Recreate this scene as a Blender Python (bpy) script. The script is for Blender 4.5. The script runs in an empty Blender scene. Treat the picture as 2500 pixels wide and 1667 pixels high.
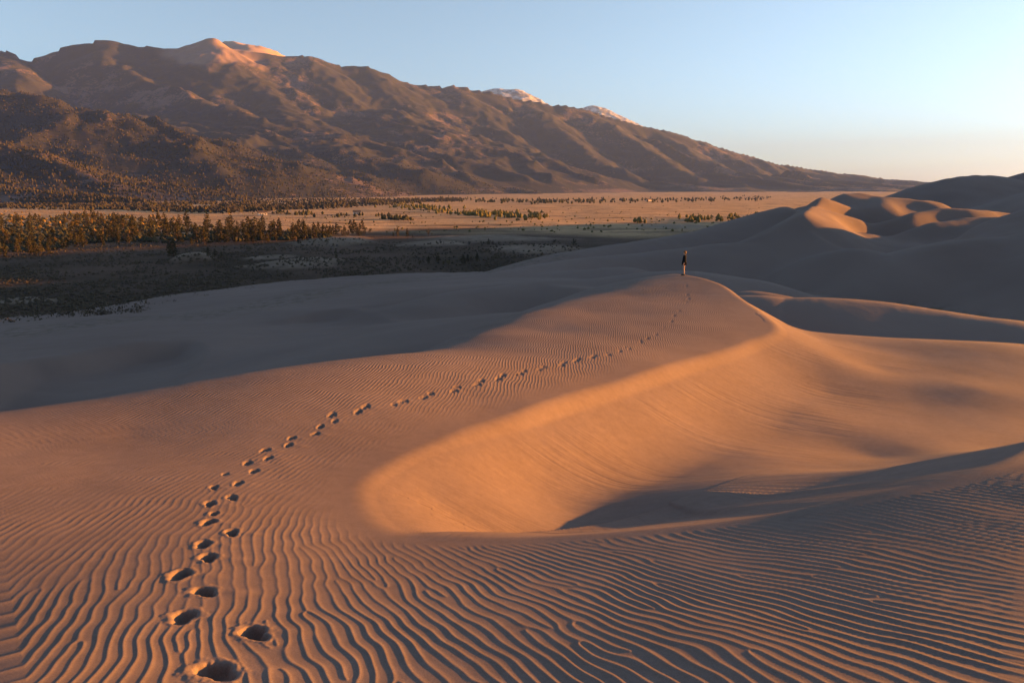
import bpy, math, random
import numpy as np

# ------------------------------------------------------------------ camera, sky, sun, exposure
SC = bpy.context.scene
COL = SC.collection
PITCH = math.atan2(784 - 425, 1568.0)              # eye looks down: horizon sits in the upper quarter
SUN_EL = math.radians(4.2)
SUN_AZ = math.radians(17.0)                        # degrees ahead of the +X direction
cam_d = bpy.data.cameras.new("camera"); cam_d.lens = 24.0; cam_d.sensor_width = 36.0
cam_d.clip_start = 0.05; cam_d.clip_end = 200000.0
cam = bpy.data.objects.new("camera", cam_d); COL.objects.link(cam)
cam.location = (0, 0, 0); cam.rotation_euler = (math.pi / 2 - PITCH, 0, 0)
SC.camera = cam

W = bpy.data.worlds.new("World"); SC.world = W; W.use_nodes = True
wn = W.node_tree.nodes; wl = W.node_tree.links
bg = wn["Background"]
sky = wn.new("ShaderNodeTexSky"); sky.sky_type = 'NISHITA'; sky.sun_disc = False
sky.sun_elevation = SUN_EL
sky.sun_rotation = math.pi / 2 - SUN_AZ            # measured from +Y towards +X
sky.altitude = 2400; sky.air_density = 1.0; sky.dust_density = 6.0; sky.ozone_density = 3.2
hsv = wn.new("ShaderNodeHueSaturation"); hsv.inputs['Hue'].default_value = 0.482; hsv.inputs['Saturation'].default_value = 0.66      # thin dusty evening air
wl.new(sky.outputs[0], hsv.inputs['Color']); wl.new(hsv.outputs[0], bg.inputs[0]); bg.inputs[1].default_value = 0.05

sun_d = bpy.data.lights.new("sun", 'SUN'); sun_d.energy = 5.0; sun_d.angle = math.radians(0.55)
sun_d.color = (1.0, 0.375, 0.045)
sun = bpy.data.objects.new("sun", sun_d); COL.objects.link(sun)
# light travels along -Z of the lamp; point it from the right, slightly ahead
from mathutils import Vector
sdir = Vector((math.cos(SUN_EL) * math.cos(SUN_AZ), math.cos(SUN_EL) * math.sin(SUN_AZ), math.sin(SUN_EL)))
sun.rotation_euler = sdir.to_track_quat('Z', 'Y').to_euler()

vs = SC.view_settings
vs.view_transform = 'Standard'; vs.look = 'None'; vs.exposure = 3.08; vs.gamma = 1.0; vs.use_curve_mapping = False
SC.render.engine = 'CYCLES'
SC.cycles.use_denoising = True
SC.cycles.volume_bounces = 0
SC.cycles.max_bounces = 6
SC.cycles.diffuse_bounces = 3

# ------------------------------------------------------------------ numeric helpers
rng = np.random.default_rng(7)
random.seed(7)
F0 = 1568.0
sp_, cp_ = math.sin(PITCH), math.cos(PITCH)

def ray(x, y):
    """viewing direction for a point of the 2352-wide photograph, scaled to Y = 1"""
    u = (np.asarray(x, float) - 1176) / F0; v = (784 - np.asarray(y, float)) / F0
    dy = cp_ + v * sp_; dz = -sp_ + v * cp_
    return u / dy, dz / dy

def P(x, y, d):
    a, b = ray(x, y)
    return (float(a * d), float(d), float(b * d))

_perm = rng.permutation(256); _perm = np.concatenate([_perm, _perm, _perm]).astype(np.int64)
_ga = rng.random(256) * 2 * np.pi
_gx, _gy = np.cos(_ga), np.sin(_ga)

def perlin(x, y, seed=0):
    x = np.asarray(x, float) + seed * 17.31; y = np.asarray(y, float) - seed * 9.77
    fx = np.floor(x); fy = np.floor(y)
    dx = x - fx; dy = y - fy
    ix = fx.astype(np.int64) & 255; iy = fy.astype(np.int64) & 255
    def g(i, j, ax, ay):
        h = _perm[(_perm[(ix + i) & 255] + ((iy + j) & 255))] & 255
        return _gx[h] * ax + _gy[h] * ay
    u = dx * dx * dx * (dx * (dx * 6 - 15) + 10); v = dy * dy * dy * (dy * (dy * 6 - 15) + 10)
    a = g(0, 0, dx, dy); b = g(1, 0, dx - 1, dy); c = g(0, 1, dx, dy - 1); d = g(1, 1, dx - 1, dy - 1)
    return (a + (b - a) * u + (c - a) * v + (a - b - c + d) * u * v) * 1.5

def fbm(x, y, octv=4, seed=0, gain=0.5, lac=2.03):
    s = 0.0; a = 1.0
    for i in range(octv):
        s = s + a * perlin(x, y, seed + i * 3)
        x = x * lac; y = y * lac; a *= gain
    return s

def ridged(x, y, octv=4, seed=0, gain=0.5, lac=2.07):
    s = 0.0; a = 1.0; w = 1.0
    for i in range(octv):
        n = 1 - np.abs(perlin(x, y, seed + i * 3)) * 1.6
        n = np.clip(n, 0, 1) ** 2 * w
        s = s + a * n; w = np.clip(n * 1.6, 0, 1)
        x = x * lac; y = y * lac; a *= gain
    return s

def sstep(a, b, x):
    t = np.clip((x - a) / (b - a), 0, 1)
    return t * t * (3 - 2 * t)

def smax(a, b, k):
    h = np.clip(0.5 + 0.5 * (a - b) / k, 0, 1)
    return b + (a - b) * h + k * h * (1 - h)

def tps_fit(p, z, lam=1e-4):
    p = np.asarray(p, float); z = np.asarray(z, float); n = len(p)
    r2 = ((p[:, None, :] - p[None]) ** 2).sum(-1)
    K = np.where(r2 > 0, r2 * np.log(np.maximum(r2, 1e-20)), 0) + lam * np.eye(n)
    A = np.zeros((n + 3, n + 3)); A[:n, :n] = K; A[:n, n] = 1; A[:n, n + 1:] = p; A[n, :n] = 1; A[n + 1:, :n] = p.T
    w = np.linalg.solve(A, np.concatenate([z, np.zeros(3)]))
    return p, w

def tps_eval(m, a, b):
    p, w = m; n = len(p)
    sh = np.shape(a); a = np.ravel(a); b = np.ravel(b)
    out = w[n] + w[n + 1] * a + w[n + 2] * b
    for i in range(n):
        r2 = (a - p[i, 0]) ** 2 + (b - p[i, 1]) ** 2
        out = out + w[i] * r2 * np.log(np.maximum(r2, 1e-20))
    return out.reshape(sh)

def logpol(x, y):
    return np.arctan2(x, y), 0.5 * np.log(x * x + y * y)

def polyline_dist(X, Y, pts):
    """nearest point of a polyline: distance, side (+ = right of travel), arc position, fraction-interpolated vertex index"""
    pts = np.asarray(pts, float)
    sh = np.shape(X); X = np.ravel(X); Y = np.ravel(Y)
    best = np.full(X.shape, 1e30); side = np.zeros(X.shape); t_at = np.zeros(X.shape)
    for i in range(len(pts) - 1):
        ax, ay = pts[i, :2]; bx, by = pts[i + 1, :2]
        ex, ey = bx - ax, by - ay; L2 = ex * ex + ey * ey + 1e-12
        t = np.clip(((X - ax) * ex + (Y - ay) * ey) / L2, 0, 1)
        dx = X - ax - t * ex; dy = Y - ay - t * ey
        d2 = dx * dx + dy * dy
        m = d2 < best
        best[m] = d2[m]; side[m] = (ey * dx - ex * dy)[m]; t_at[m] = i + t[m]
    return np.sqrt(best).reshape(sh), np.sign(side).reshape(sh), t_at.reshape(sh)

def resample(pts, n):
    """smooth (Catmull-Rom) resampling of control points of any width"""
    pts = np.asarray(pts, float); m = len(pts)
    t = np.linspace(0, m - 1, n); i = np.clip(t.astype(int), 0, m - 2); f = (t - i)[:, None]
    p0 = pts[np.maximum(i - 1, 0)]; p1 = pts[i]; p2 = pts[i + 1]; p3 = pts[np.minimum(i + 2, m - 1)]
    return 0.5 * (2 * p1 + (p2 - p0) * f + (2 * p0 - 5 * p1 + 4 * p2 - p3) * f ** 2 + (3 * p1 - p0 - 3 * p2 + p3) * f ** 3)

def ridge_layer(X, Y, ctrl, sl_r, sl_l, rnd=3.0, n=40):
    """height of a ridge with crest ctrl (x, y, z): slope sl_r on the right of travel, sl_l on the left"""
    c = resample(ctrl, n)
    sh = np.shape(X); X = np.ravel(X); Y = np.ravel(Y); out = np.full(X.shape, -1e6)
    for i in range(n - 1):
        ax, ay, az_ = c[i]; ex, ey, ez = c[i + 1] - c[i]; L2 = ex * ex + ey * ey + 1e-12
        t = np.clip(((X - ax) * ex + (Y - ay) * ey) / L2, 0, 1)
        dx = X - ax - t * ex; dy = Y - ay - t * ey
        d = np.sqrt(dx * dx + dy * dy + rnd * rnd) - rnd
        # side blends across the crest so the envelope stays continuous
        sd = (ey * dx - ex * dy) / (np.sqrt(L2) * (np.sqrt(dx * dx + dy * dy) + 1e-6))
        w = 0.5 + 0.5 * np.clip(sd * 1.5, -1, 1)
        np.maximum(out, az_ + t * ez - (sl_l + (sl_r - sl_l) * w) * d, out=out)
    return out.reshape(sh)

# ------------------------------------------------------------------ mesh helpers
def new_obj(name, me, mat=None, parent=None, **props):
    o = bpy.data.objects.new(name, me); COL.objects.link(o)
    if mat is not None and me is not None: me.materials.append(mat)
    if parent is not None: o.parent = parent
    for k, v in props.items(): o[k] = v
    return o

def raw_mesh(name, V, Fq, smooth=True, attrs=None):
    V = np.asarray(V, np.float32); Fq = np.asarray(Fq, np.int32)
    me = bpy.data.meshes.new(name); k = Fq.shape[1]
    me.vertices.add(len(V)); me.vertices.foreach_set("co", V.ravel())
    me.loops.add(Fq.size); me.loops.foreach_set("vertex_index", Fq.ravel())
    me.polygons.add(len(Fq)); me.polygons.foreach_set("loop_start", np.arange(0, Fq.size, k, dtype=np.int32))
    me.update(calc_edges=True)
    me.polygons.foreach_set("use_smooth", np.full(len(Fq), smooth, dtype=bool))
    for a, val in (attrs or {}).items():
        at = me.attributes.new(a, 'FLOAT', 'POINT'); at.data.foreach_set("value", np.asarray(val, np.float32).ravel())
    me.validate(); me.update()
    return me

def grid_mesh(name, X, Y, Z, attrs=None):
    """rows of increasing distance, columns of increasing azimuth (left to right): faces turn up"""
    nr, nc = X.shape
    V = np.stack([X, Y, Z], -1).reshape(-1, 3)
    i = np.arange(nr - 1)[:, None] * nc + np.arange(nc - 1)[None]
    Fq = np.stack([i, i + 1, i + nc + 1, i + nc], -1).reshape(-1, 4)
    return raw_mesh(name, V, Fq, True, attrs)

def azimuths(dense, n, far=180.0, nfar=40):
    d = np.radians(np.linspace(-dense, dense, n))
    e = np.radians(np.linspace(dense, far, nfar + 1)[1:])
    return np.concatenate([-e[::-1], d, e])

# ------------------------------------------------------------------ materials
def mat_new(name):
    m = bpy.data.materials.new(name); m.use_nodes = True
    nt = m.node_tree; b = nt.nodes["Principled BSDF"]
    b.inputs["Specular IOR Level"].default_value = 0.1
    b.inputs["Roughness"].default_value = 0.9
    return m, nt, b

def N(nt, typ, **kw):
    n = nt.nodes.new(typ)
    for k, v in kw.items():
        if k == 'ins':
            for kk, vv in v.items(): n.inputs[kk].default_value = vv
        else: setattr(n, k, v)
    return n

def ramp(nt, stops, interp='LINEAR'):
    r = nt.nodes.new("ShaderNodeValToRGB"); r.color_ramp.interpolation = interp
    el = r.color_ramp.elements
    while len(el) < len(stops): el.new(0.5)
    for e, (p, c) in zip(el, stops):
        e.position = p; e.color = (c[0], c[1], c[2], 1)
    return r

def noise(nt, scale, detail=4, rough=0.55, vec=None, dist=0.0):
    n = N(nt, "ShaderNodeTexNoise", ins={'Scale': scale, 'Detail': detail, 'Roughness': rough, 'Distortion': dist})
    if vec is not None: nt.links.new(vec, n.inputs['Vector'])
    return n

def math_n(nt, op, a, b=None, c=None, clamp=False):
    m = nt.nodes.new("ShaderNodeMath"); m.operation = op; m.use_clamp = clamp
    for k, v in enumerate((a, b, c)):
        if v is None: continue
        if isinstance(v, (int, float)): m.inputs[k].default_value = v
        else: nt.links.new(v, m.inputs[k])
    return m.outputs[0]

def mixc(nt, f, a, b, mode='MIX'):
    m = nt.nodes.new("ShaderNodeMix"); m.data_type = 'RGBA'; m.blend_type = mode
    if isinstance(f, (int, float)): m.inputs[0].default_value = f
    else: nt.links.new(f, m.inputs[0])
    for k, v in ((6, a), (7, b)):
        if isinstance(v, tuple): m.inputs[k].default_value = (*v, 1)
        else: nt.links.new(v, m.inputs[k])
    return m.outputs[2]

def attr(nt, name):
    return N(nt, "ShaderNodeAttribute", attribute_name=name).outputs['Fac']

SAND_A = (0.172, 0.131, 0.116)
SAND_B = (0.143, 0.107, 0.095)

def sand_material(name, near):
    m, nt, b = mat_new(name); L = nt.links
    tc = N(nt, "ShaderNodeTexCoord"); ob = tc.outputs['Object']
    big = noise(nt, 0.35 if near else 0.03, 4, 0.55, ob)
    mr = N(nt, "ShaderNodeMapRange", ins={1: 0.35, 2: 0.7}); L.new(big.outputs[0], mr.inputs[0])
    col = mixc(nt, mr.outputs[0], SAND_A, SAND_B)
    if near:
        grain = noise(nt, 420, 2, 0.7, ob)
        g = N(nt, "ShaderNodeMapRange", ins={1: 0.3, 2: 0.7, 3: 0.72, 4: 1.22}); L.new(grain.outputs[0], g.inputs[0])
        col = mixc(nt, 1.0, col, g.outputs[0], 'MULTIPLY')
        gr2 = noise(nt, 95, 3, 0.75, ob)
        g2 = N(nt, "ShaderNodeMapRange", ins={1: 0.3, 2: 0.7, 3: 0.80, 4: 1.18}); L.new(gr2.outputs[0], g2.inputs[0])
        col = mixc(nt, 1.0, col, g2.outputs[0], 'MULTIPLY')
        gr3 = noise(nt, 5.0, 5, 0.7, ob)
        g3 = N(nt, "ShaderNodeMapRange", ins={1: 0.3, 2: 0.7, 3: 0.90, 4: 1.10}); L.new(gr3.outputs[0], g3.inputs[0])
        col = mixc(nt, 1.0, col, g3.outputs[0], 'MULTIPLY')
        # coarse darker grains gather on the ripple crests
        ph = attr(nt, "phase"); rp = attr(nt, "bump_ripple"); slip = attr(nt, "slip")
        s = math_n(nt, 'SINE', math_n(nt, 'MULTIPLY', ph, 0.5))
        s2 = math_n(nt, 'SQRT', math_n(nt, 'MULTIPLY_ADD', s, s, 0.03))
        prof = math_n(nt, 'POWER', math_n(nt, 'MAXIMUM', math_n(nt, 'SUBTRACT', 1.015, s2), 0.0), 1.35)
        hr = math_n(nt, 'MULTIPLY', math_n(nt, 'MULTIPLY', prof, rp), 0.0085)
        # avalanche streaks running down the slip face
        cb = N(nt, "ShaderNodeCombineXYZ")
        L.new(math_n(nt, 'MULTIPLY', attr(nt, "streak_s"), 3.4), cb.inputs[0])
        L.new(math_n(nt, 'MULTIPLY', attr(nt, "streak_d"), 0.28), cb.inputs[1])
        st = noise(nt, 1.0, 3, 0.6, cb.outputs[0], 0.3)
        hs = math_n(nt, 'MULTIPLY', math_n(nt, 'MULTIPLY', st.outputs[0], slip), 0.05)
        tiny = noise(nt, 60, 3, 0.6, ob)
        ht = math_n(nt, 'MULTIPLY', tiny.outputs[0], 0.0010)
        h = math_n(nt, 'ADD', math_n(nt, 'ADD', hr, hs), ht)
        bp = N(nt, "ShaderNodeBump", ins={'Strength': 1.0, 'Distance': 1.0}); L.new(h, bp.inputs['Height'])
        L.new(bp.outputs[0], b.inputs['Normal'])
    else:
        n2 = noise(nt, 0.4, 6, 0.6, ob)
        h = math_n(nt, 'MULTIPLY', n2.outputs[0], 0.05)
        bp = N(nt, "ShaderNodeBump", ins={'Strength': 1.0, 'Distance': 1.0}); L.new(h, bp.inputs['Height'])
        L.new(bp.outputs[0], b.inputs['Normal'])
        # tufts of grass between the dunes; in the left hollow they also paint in shade
        veg_shade = attr(nt, "veg_shade")
        n3 = noise(nt, 0.55, 5, 0.65, ob)
        mm = N(nt, "ShaderNodeMapRange", ins={1: 0.48, 2: 0.6}); L.new(n3.outputs[0], mm.inputs[0])
        col = mixc(nt, math_n(nt, 'MULTIPLY', mm.outputs[0], veg_shade), col, (0.07, 0.06, 0.035))
    L.new(col, b.inputs['Base Color'])
    return m

M_SAND = sand_material("rippled_sand", True)
M_SANDFAR = sand_material("dune_sand", False)

# ------------------------------------------------------------------ the near dune
# stoss sheet: (x, y in the photograph, distance ahead)
A_PTS = [
    (495, 1540, 3.3), (440, 1360, 4.6), (470, 1250, 5.8), (540, 1110, 8.0), (760, 960, 11.8), (1100, 880, 15.3),
    (1420, 805, 21.5), (1540, 740, 29.5), (1580, 690, 37.5), (1585, 655, 43.5), (1570, 632, 49.0),
    (0, 1560, 3.06), (0, 1300, 5.2), (0, 1100, 7.7), (300, 1000, 10.5), (0, 1020, 9.6),
    (1176, 1560, 3.15), (1700, 1500, 3.22), (2352, 1560, 2.85), (2352, 1300, 4.35), (1800, 1400, 3.9),
    (2352, 1150, 5.85), (1900, 1280, 4.85), (1000, 1400, 4.25),
    # brink of the bowl
    (2352, 1065, 6.95), (2000, 1150, 6.25), (1700, 1205, 6.1), (1300, 1242, 6.1), (1000, 1248, 6.2), (850, 1220, 6.7),
    (790, 1130, 8.0), (850, 1070, 9.3), (980, 1010, 11.1), (1150, 960, 13.3), (1400, 880, 17.5), (1600, 815, 22.9),
    (1700, 780, 26.5), (1762, 742, 30.6), (1680, 680, 39.6), (1640, 655, 44.4),
    (1037, 817, 22.0), (1234, 781, 27.0), (1363, 735, 33.0), (1447, 692, 40.0),
    # left roll-over
    (0, 946, 12.5), (200, 926, 13.5), (400, 892, 15.3), (640, 862, 17.8), (834, 830, 21.4), (962, 793, 26.0),
    (1074, 757, 31.5), (1183, 722, 38.3), (1300, 682, 46.2), (1430, 648, 49.6), (1500, 633, 51.0),
]
LEFT_EDGE = A_PTS[-11:]
pa = [P(*p) for p in A_PTS]
for p in LEFT_EDGE:
    x, y, z = P(*p); r = math.hypot(x, y)
    for f, dz in ((1.10, 0.062), (1.28, 0.25), (1.6, 0.60), (2.2, 1.25)):
        pa.append((x * f, y * f, z - dz * (min(r, 17) if r < 22 else 11)))
# ground beside and behind the camera
for p in [(-9, 2, -3.1), (-6, -2, -3.4), (-2, -3, -1.9), (0, 0.6, -1.75), (2, -3, -1.7), (5, -1, -1.9), (5.5, 2.5, -2.25),
          (9, 4, -2.5), (-16, 6, -3.9), (-13.5, 9.5, -4.0), (14, 6, -3.0), (8, 9.3, -3.55), (10.5, 12, -4.6), (14, 15.5, -6.0), (20, 20, -7.4),
          (26, 16, -6.6), (40, 22, -9), (-30, 15, -10), (30, 0, -6), (0, -12, -2), (-20, -12, -8), (20, -14, -5),
          (10, 62, -10.5), (16, 80, -16)]:
    pa.append(p)
pa = np.array(pa)
TA = tps_fit(np.stack(logpol(pa[:, 0], pa[:, 1]), -1), pa[:, 2], 5e-2)

BRINK_PX = [(1570, 632, 49.0), (1640, 655, 44.4), (1680, 680, 39.6), (1762, 742, 30.6), (1700, 780, 26.5), (1600, 815, 22.9),
            (1400, 880, 17.5), (1150, 960, 13.3), (980, 1010, 11.1), (850, 1070, 9.3), (790, 1130, 8.0), (850, 1220, 6.7),
            (1000, 1248, 6.2), (1300, 1242, 6.1), (1700, 1205, 6.1), (2000, 1150, 6.25), (2352, 1065, 6.95)]
brink3 = [P(*p) for p in BRINK_PX]
brink = [(10, 120, -20), (12, 62, -9.5)] + brink3 + [(8, 9.3, -3.55), (10.5, 12, -4.6), (14, 15.5, -6.0), (20, 20, -7.4), (40, 30, -9.8), (120, 60, -20)]
brink_c = resample(brink, 220)

B_PX = [(2352, 935, 22.8), (2352, 860, 27.6), (2352, 800, 33.0), (2000, 800, 33.0), (1790, 752, 38.5), (2100, 777, 37.2), (2352, 789, 35.8),
        (1950, 768, 37.6),
        (1900, 900, 23.8), (1700, 1000, 17.6), (1500, 1100, 13.4), (1400, 1120, 12.5), (1300, 1180, 10.5), (1030, 1165, 9.3),
        (2000, 1050, 16.6), (2352, 1000, 19.4), (1900, 960, 20.0), 
        (2010, 880, 25.0), (1900, 815, 27.8), (2100, 912, 23.7), (1800, 770, 30.6), (2000, 1130, 10.5), (1700, 1165, 9.7),
        (2352, 1050, 14.0)]
pb = [P(*p) for p in B_PX] + [(8, 9.3, -5.7), (10.5, 12, -6.3), (14, 15.5, -6.9), (20, 20, -7.8), (2, 7, -5.6), (5, 8, -5.8), (-1.8, 8.6, -5.1), (-1, 7, -5.3), (-3.5, 8, -5.2)]
pb += [(24, 48, -11.5), (34, 46, -11.5), (16, 46, -10.5), (14.5, 58, -13), (46, 40, -11), (30, 70, -15), (60, 80, -19), (60, 40, -12), (16, 90, -20),
       (14.6, 42, -8.2), (14.9, 48, -9.6), (15.4, 28.0, -7.6), (17.5, 24.5, -7.4), (30, 28, -8.4), (42, 34, -9.6)]
pb = np.array(pb)
TB = tps_fit(np.stack(logpol(pb[:, 0], pb[:, 1]), -1), pb[:, 2], 4e-3)

def near_z(X, Y):
    a, b = logpol(X, Y)
    ac = np.clip(a, -1.75, 1.75)
    zA = tps_eval(TA, ac, b)
    far = sstep(1.75, 2.6, np.abs(a))
    zA = zA * (1 - far) + far * (-2.0 - 0.12 * np.exp(b))
    d, s, t = polyline_dist(X, Y, brink_c)
    inside = s < 0
    m = inside & (np.abs(a) < 1.6)
    z = zA.copy()
    zB = tps_eval(TB, a[m], b[m])
    # slip face: sand at rest below the brink, running out on the floor of the hollow
    zb = np.interp(t[m], np.arange(len(brink_c)), brink_c[:, 2])
    sl = 0.54
    rn = 0.18 + 0.55 * (1 - sstep(-1.6, 0.8, X[m]))
    sz = zb - 0.15 * d[m] - (sl - 0.15) * (np.sqrt(d[m] ** 2 + rn ** 2) - rn)
    zi = smax(sz, zB, 0.55)
    w = sstep(0.0, 1.0, d[m] / (0.25 + 0.02 * np.exp(b[m])))
    z[m] = zA[m] * (1 - w) + zi * w
    return z, d, inside, t

def hit_near(x, y):
    """point of the stoss sheet seen at a photograph position"""
    ax, az = ray(x, y)
    Yt = np.geomspace(2.2, 60, 700)
    a, b = logpol(ax * Yt, Yt)
    f = az * Yt - tps_eval(TA, a, b)
    k = np.argmax(f < 0)
    k = max(k, 1)
    t = f[k - 1] / (f[k - 1] - f[k] + 1e-12)
    Yh = Yt[k - 1] + t * (Yt[k] - Yt[k - 1])
    return float(ax * Yh), float(Yh)

# --- ripple phase: crest directions read off the photograph, turned into a potential
RIP = [(72, 1002, 1, -.22), (360, 1002, 1, -.35), (312, 1110, 1, -.45), (48, 1134, 1, -.35), (72, 1230, 1, -.6), (216, 1230, 1, -.9),
       (360, 1218, .6, -1), (408, 1254, .25, -1), (66, 1377, .55, -1), (33, 1487, .3, -1), (198, 1311, .5, -1), (242, 1399, -.05, -1),
       (242, 1487, -.45, -1), (352, 1333, -.3, -1), (374, 1443, -.55, -1), (592, 1283, 1, 1.1), (685, 1361, 1, .62), (747, 1268, 1, .45),
       (654, 1423, 1, .7), (778, 1485, 1, .5), (1367, 1421, 1, .4), (1319, 1325, 1, .25), (1799, 1421, 1, .2), (1799, 1325, 1, .08),
       (2183, 1469, 1, .13), (2183, 1325, 1, .03), (1703, 1277, 1, .0), (1367, 1267, 1, .06), (1607, 1541, 1, .35), (1050, 1400, 1, .48),
       (612, 920, 1, -.4), (708, 968, 1, -.6), (804, 992, 1, -.9), (876, 1028, .6, -1), (708, 1040, 1, -.8), (948, 944, .8, -1),
       (804, 872, 1, -.7), (924, 848, .5, -1), (1044, 860, .3, -1), (636, 1112, 1, -.5), (1201, 808, .15, -1), (1369, 784, .1, -1),
       (-60, 1480, .35, -1), (-80, 1380, .5, -1), (-60, 1560, .28, -1), (0, 1300, .62, -1), (5, 1430, .42, -1), (-100, 1250, .8, -1), (1489, 736, .0, -1), (1201, 880, .4, -1), (1417, 832, .2, -1), (1585, 712, -.05, -1), (1633, 760, 0, -1)]
rp_xy = []; rp_th = []
for x, y, dx, dy in RIP:
    n_ = 12 / math.hypot(dx, dy)
    p0 = hit_near(x - dx * n_, y - dy * n_); p1 = hit_near(x + dx * n_, y + dy * n_)
    th = math.degrees(math.atan2(p1[1] - p0[1], p1[0] - p0[0]))
    while th > 32: th -= 180
    while th <= -148: th += 180
    rp_xy.append(hit_near(x, y)); rp_th.append(th)
rp_xy = np.array(rp_xy); rp_th = np.array(rp_th)
rp_lp = np.stack(logpol(rp_xy[:, 0], rp_xy[:, 1]), -1)
GX0, GY0, GS, GN = -32.0, -14.0, 0.25, 320
gx, gy = np.meshgrid(GX0 + GS * np.arange(GN), GY0 + GS * np.arange(GN))
ga, gb = logpol(gx, np.maximum(gy, 0.6))
wsum = np.zeros_like(gx); tsum = np.zeros_like(gx)
for (u, v), th in zip(rp_lp, rp_th):
    w = 1 / (((ga - u) ** 2 + (gb - v) ** 2) + 0.012) ** 1.6
    wsum += w; tsum += w * th
th = np.radians(tsum / wsum)
grr = np.hypot(gx, gy)
lam = 0.101 - 0.018 * sstep(4, 14, grr)
kx = -np.sin(th) * 2 * np.pi / lam; ky = np.cos(th) * 2 * np.pi / lam
# Poisson solve on the even extension
ex_ = 0.5 * (kx[:, 1:] + kx[:, :-1]) / GS; ey_ = 0.5 * (ky[1:] + ky[:-1]) / GS
div = np.zeros_like(kx)
div[:, :-1] += ex_; div[:, 1:] -= ex_; div[:-1] += ey_; div[1:] -= ey_
ext = np.block([[div, div[:, ::-1]], [div[::-1], div[::-1, ::-1]]])
f = np.fft.fft2(ext)
wk = 2 * np.cos(2 * np.pi * np.arange(2 * GN) / (2 * GN)) - 2
den = (wk[None, :] + wk[:, None]) / GS ** 2; den[0, 0] = 1
f = f / den; f[0, 0] = 0
phi = np.real(np.fft.ifft2(f))[:GN, :GN]

def bicubic(G, u, v):
    i = np.clip(np.floor(u).astype(int), 1, GN - 3); j = np.clip(np.floor(v).astype(int), 1, GN - 3)
    fu = np.clip(u - i, 0, 1); fv = np.clip(v - j, 0, 1)
    def cw(t): return (-.5 * t + t * t - .5 * t ** 3, 1 - 2.5 * t * t + 1.5 * t ** 3, .5 * t + 2 * t * t - 1.5 * t ** 3, -.5 * t * t + .5 * t ** 3)
    a = cw(fu); b = cw(fv); out = 0
    for q in range(4):
        row = 0
        for p_ in range(4): row = row + a[p_] * G[j + q - 1, i + p_ - 1]
        out = out + b[q] * row
    return out

def phase_field(X, Y):
    ph = bicubic(phi, (X - GX0) / GS, (Y - GY0) / GS)
    ph = ph + 2 * np.pi * (0.26 * perlin(X / 0.30, Y / 0.30, 1) + 0.62 * perlin(X / 0.85, Y / 0.85, 2) + 0.9 * perlin(X / 2.6, Y / 2.6, 5))
    return ph

# rows of the near dune follow the way the ground recedes
yy = np.array([1640, 1540, 1360, 1250, 1110, 960, 880, 805, 740, 690, 655, 632, 618]); dd = np.array([2.7, 3.3, 4.6, 5.8, 8.0, 11.8, 15.3, 21.5, 29.5, 37.5, 43.5, 49.0, 53.0])
rows = np.interp(np.linspace(1640, 618, 580), yy[::-1], dd[::-1])
rows = np.concatenate([np.geomspace(0.5, 2.66, 22), rows, np.geomspace(53.6, 115, 40)])
az = azimuths(39.5, 880, 180, 36)
R_, A_ = np.meshgrid(rows, az, indexing='ij')
NX, NY = R_ * np.sin(A_), R_ * np.cos(A_)
NZ, BD, INS, BT = near_z(NX, NY)
rr = R_
# ripples: real relief close by, the same waves as fine relief in the material further out
nearrim = sstep(112, 134, BT)
fade_b = np.where(INS, 0, sstep(0.05, 0.75, BD / ((0.55 + 0.07 * rr) * (1 - nearrim) + 0.12 * nearrim)))
PH = phase_field(NX, NY)
vort = np.zeros_like(PH)
msk = (rr < 15) & (np.abs(A_) < 0.75)
vx, vy = NX[msk], NY[msk]; acc = np.zeros(vx.shape)
for k in range(46):
    rk = math.exp(random.uniform(math.log(2.8), math.log(11))); ak = math.radians(random.uniform(-40, 40))
    cx, cy = rk * math.sin(ak), rk * math.cos(ak)
    an = random.uniform(0, 6.283); sep = random.uniform(0.9, 2.6)
    ex, ey = cx + sep * math.cos(an), cy + sep * math.sin(an)
    acc += np.arctan2(vy - cy, vx - cx) - np.arctan2(vy - ey, vx - ex)
vort[msk] = acc
PHV = PH + vort
geo = 1 - sstep(11.0, 15.0, rr)
ampmod = 0.75 + 0.45 * perlin(NX / 1.1, NY / 1.1, 8) + 0.25 * perlin(NX / 3.5, NY / 3.5, 9)
ampmod = np.clip(ampmod, 0.25, 1.4)
PHV = PHV + 0.38 * np.sin(PHV)
prof = np.maximum(1.015 - np.sqrt(np.sin(PHV / 2) ** 2 + 0.022), 0) ** 1.35 - 0.35
near_amp = 0.0066 + 0.0022 * (1 - sstep(3, 7, rr))
NZ0 = NZ.copy()
NZ = NZ + prof * near_amp * geo * fade_b * ampmod
# gentle unevenness of the sheet
NZ = NZ + 0.009 * fbm(NX / 2.3, NY / 2.3, 3, 20) * sstep(2, 5, rr)
# ripple strength carried by the material
bump_r = fade_b * ampmod * (1 - geo) * (1 - sstep(47, 60, rr))

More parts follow.
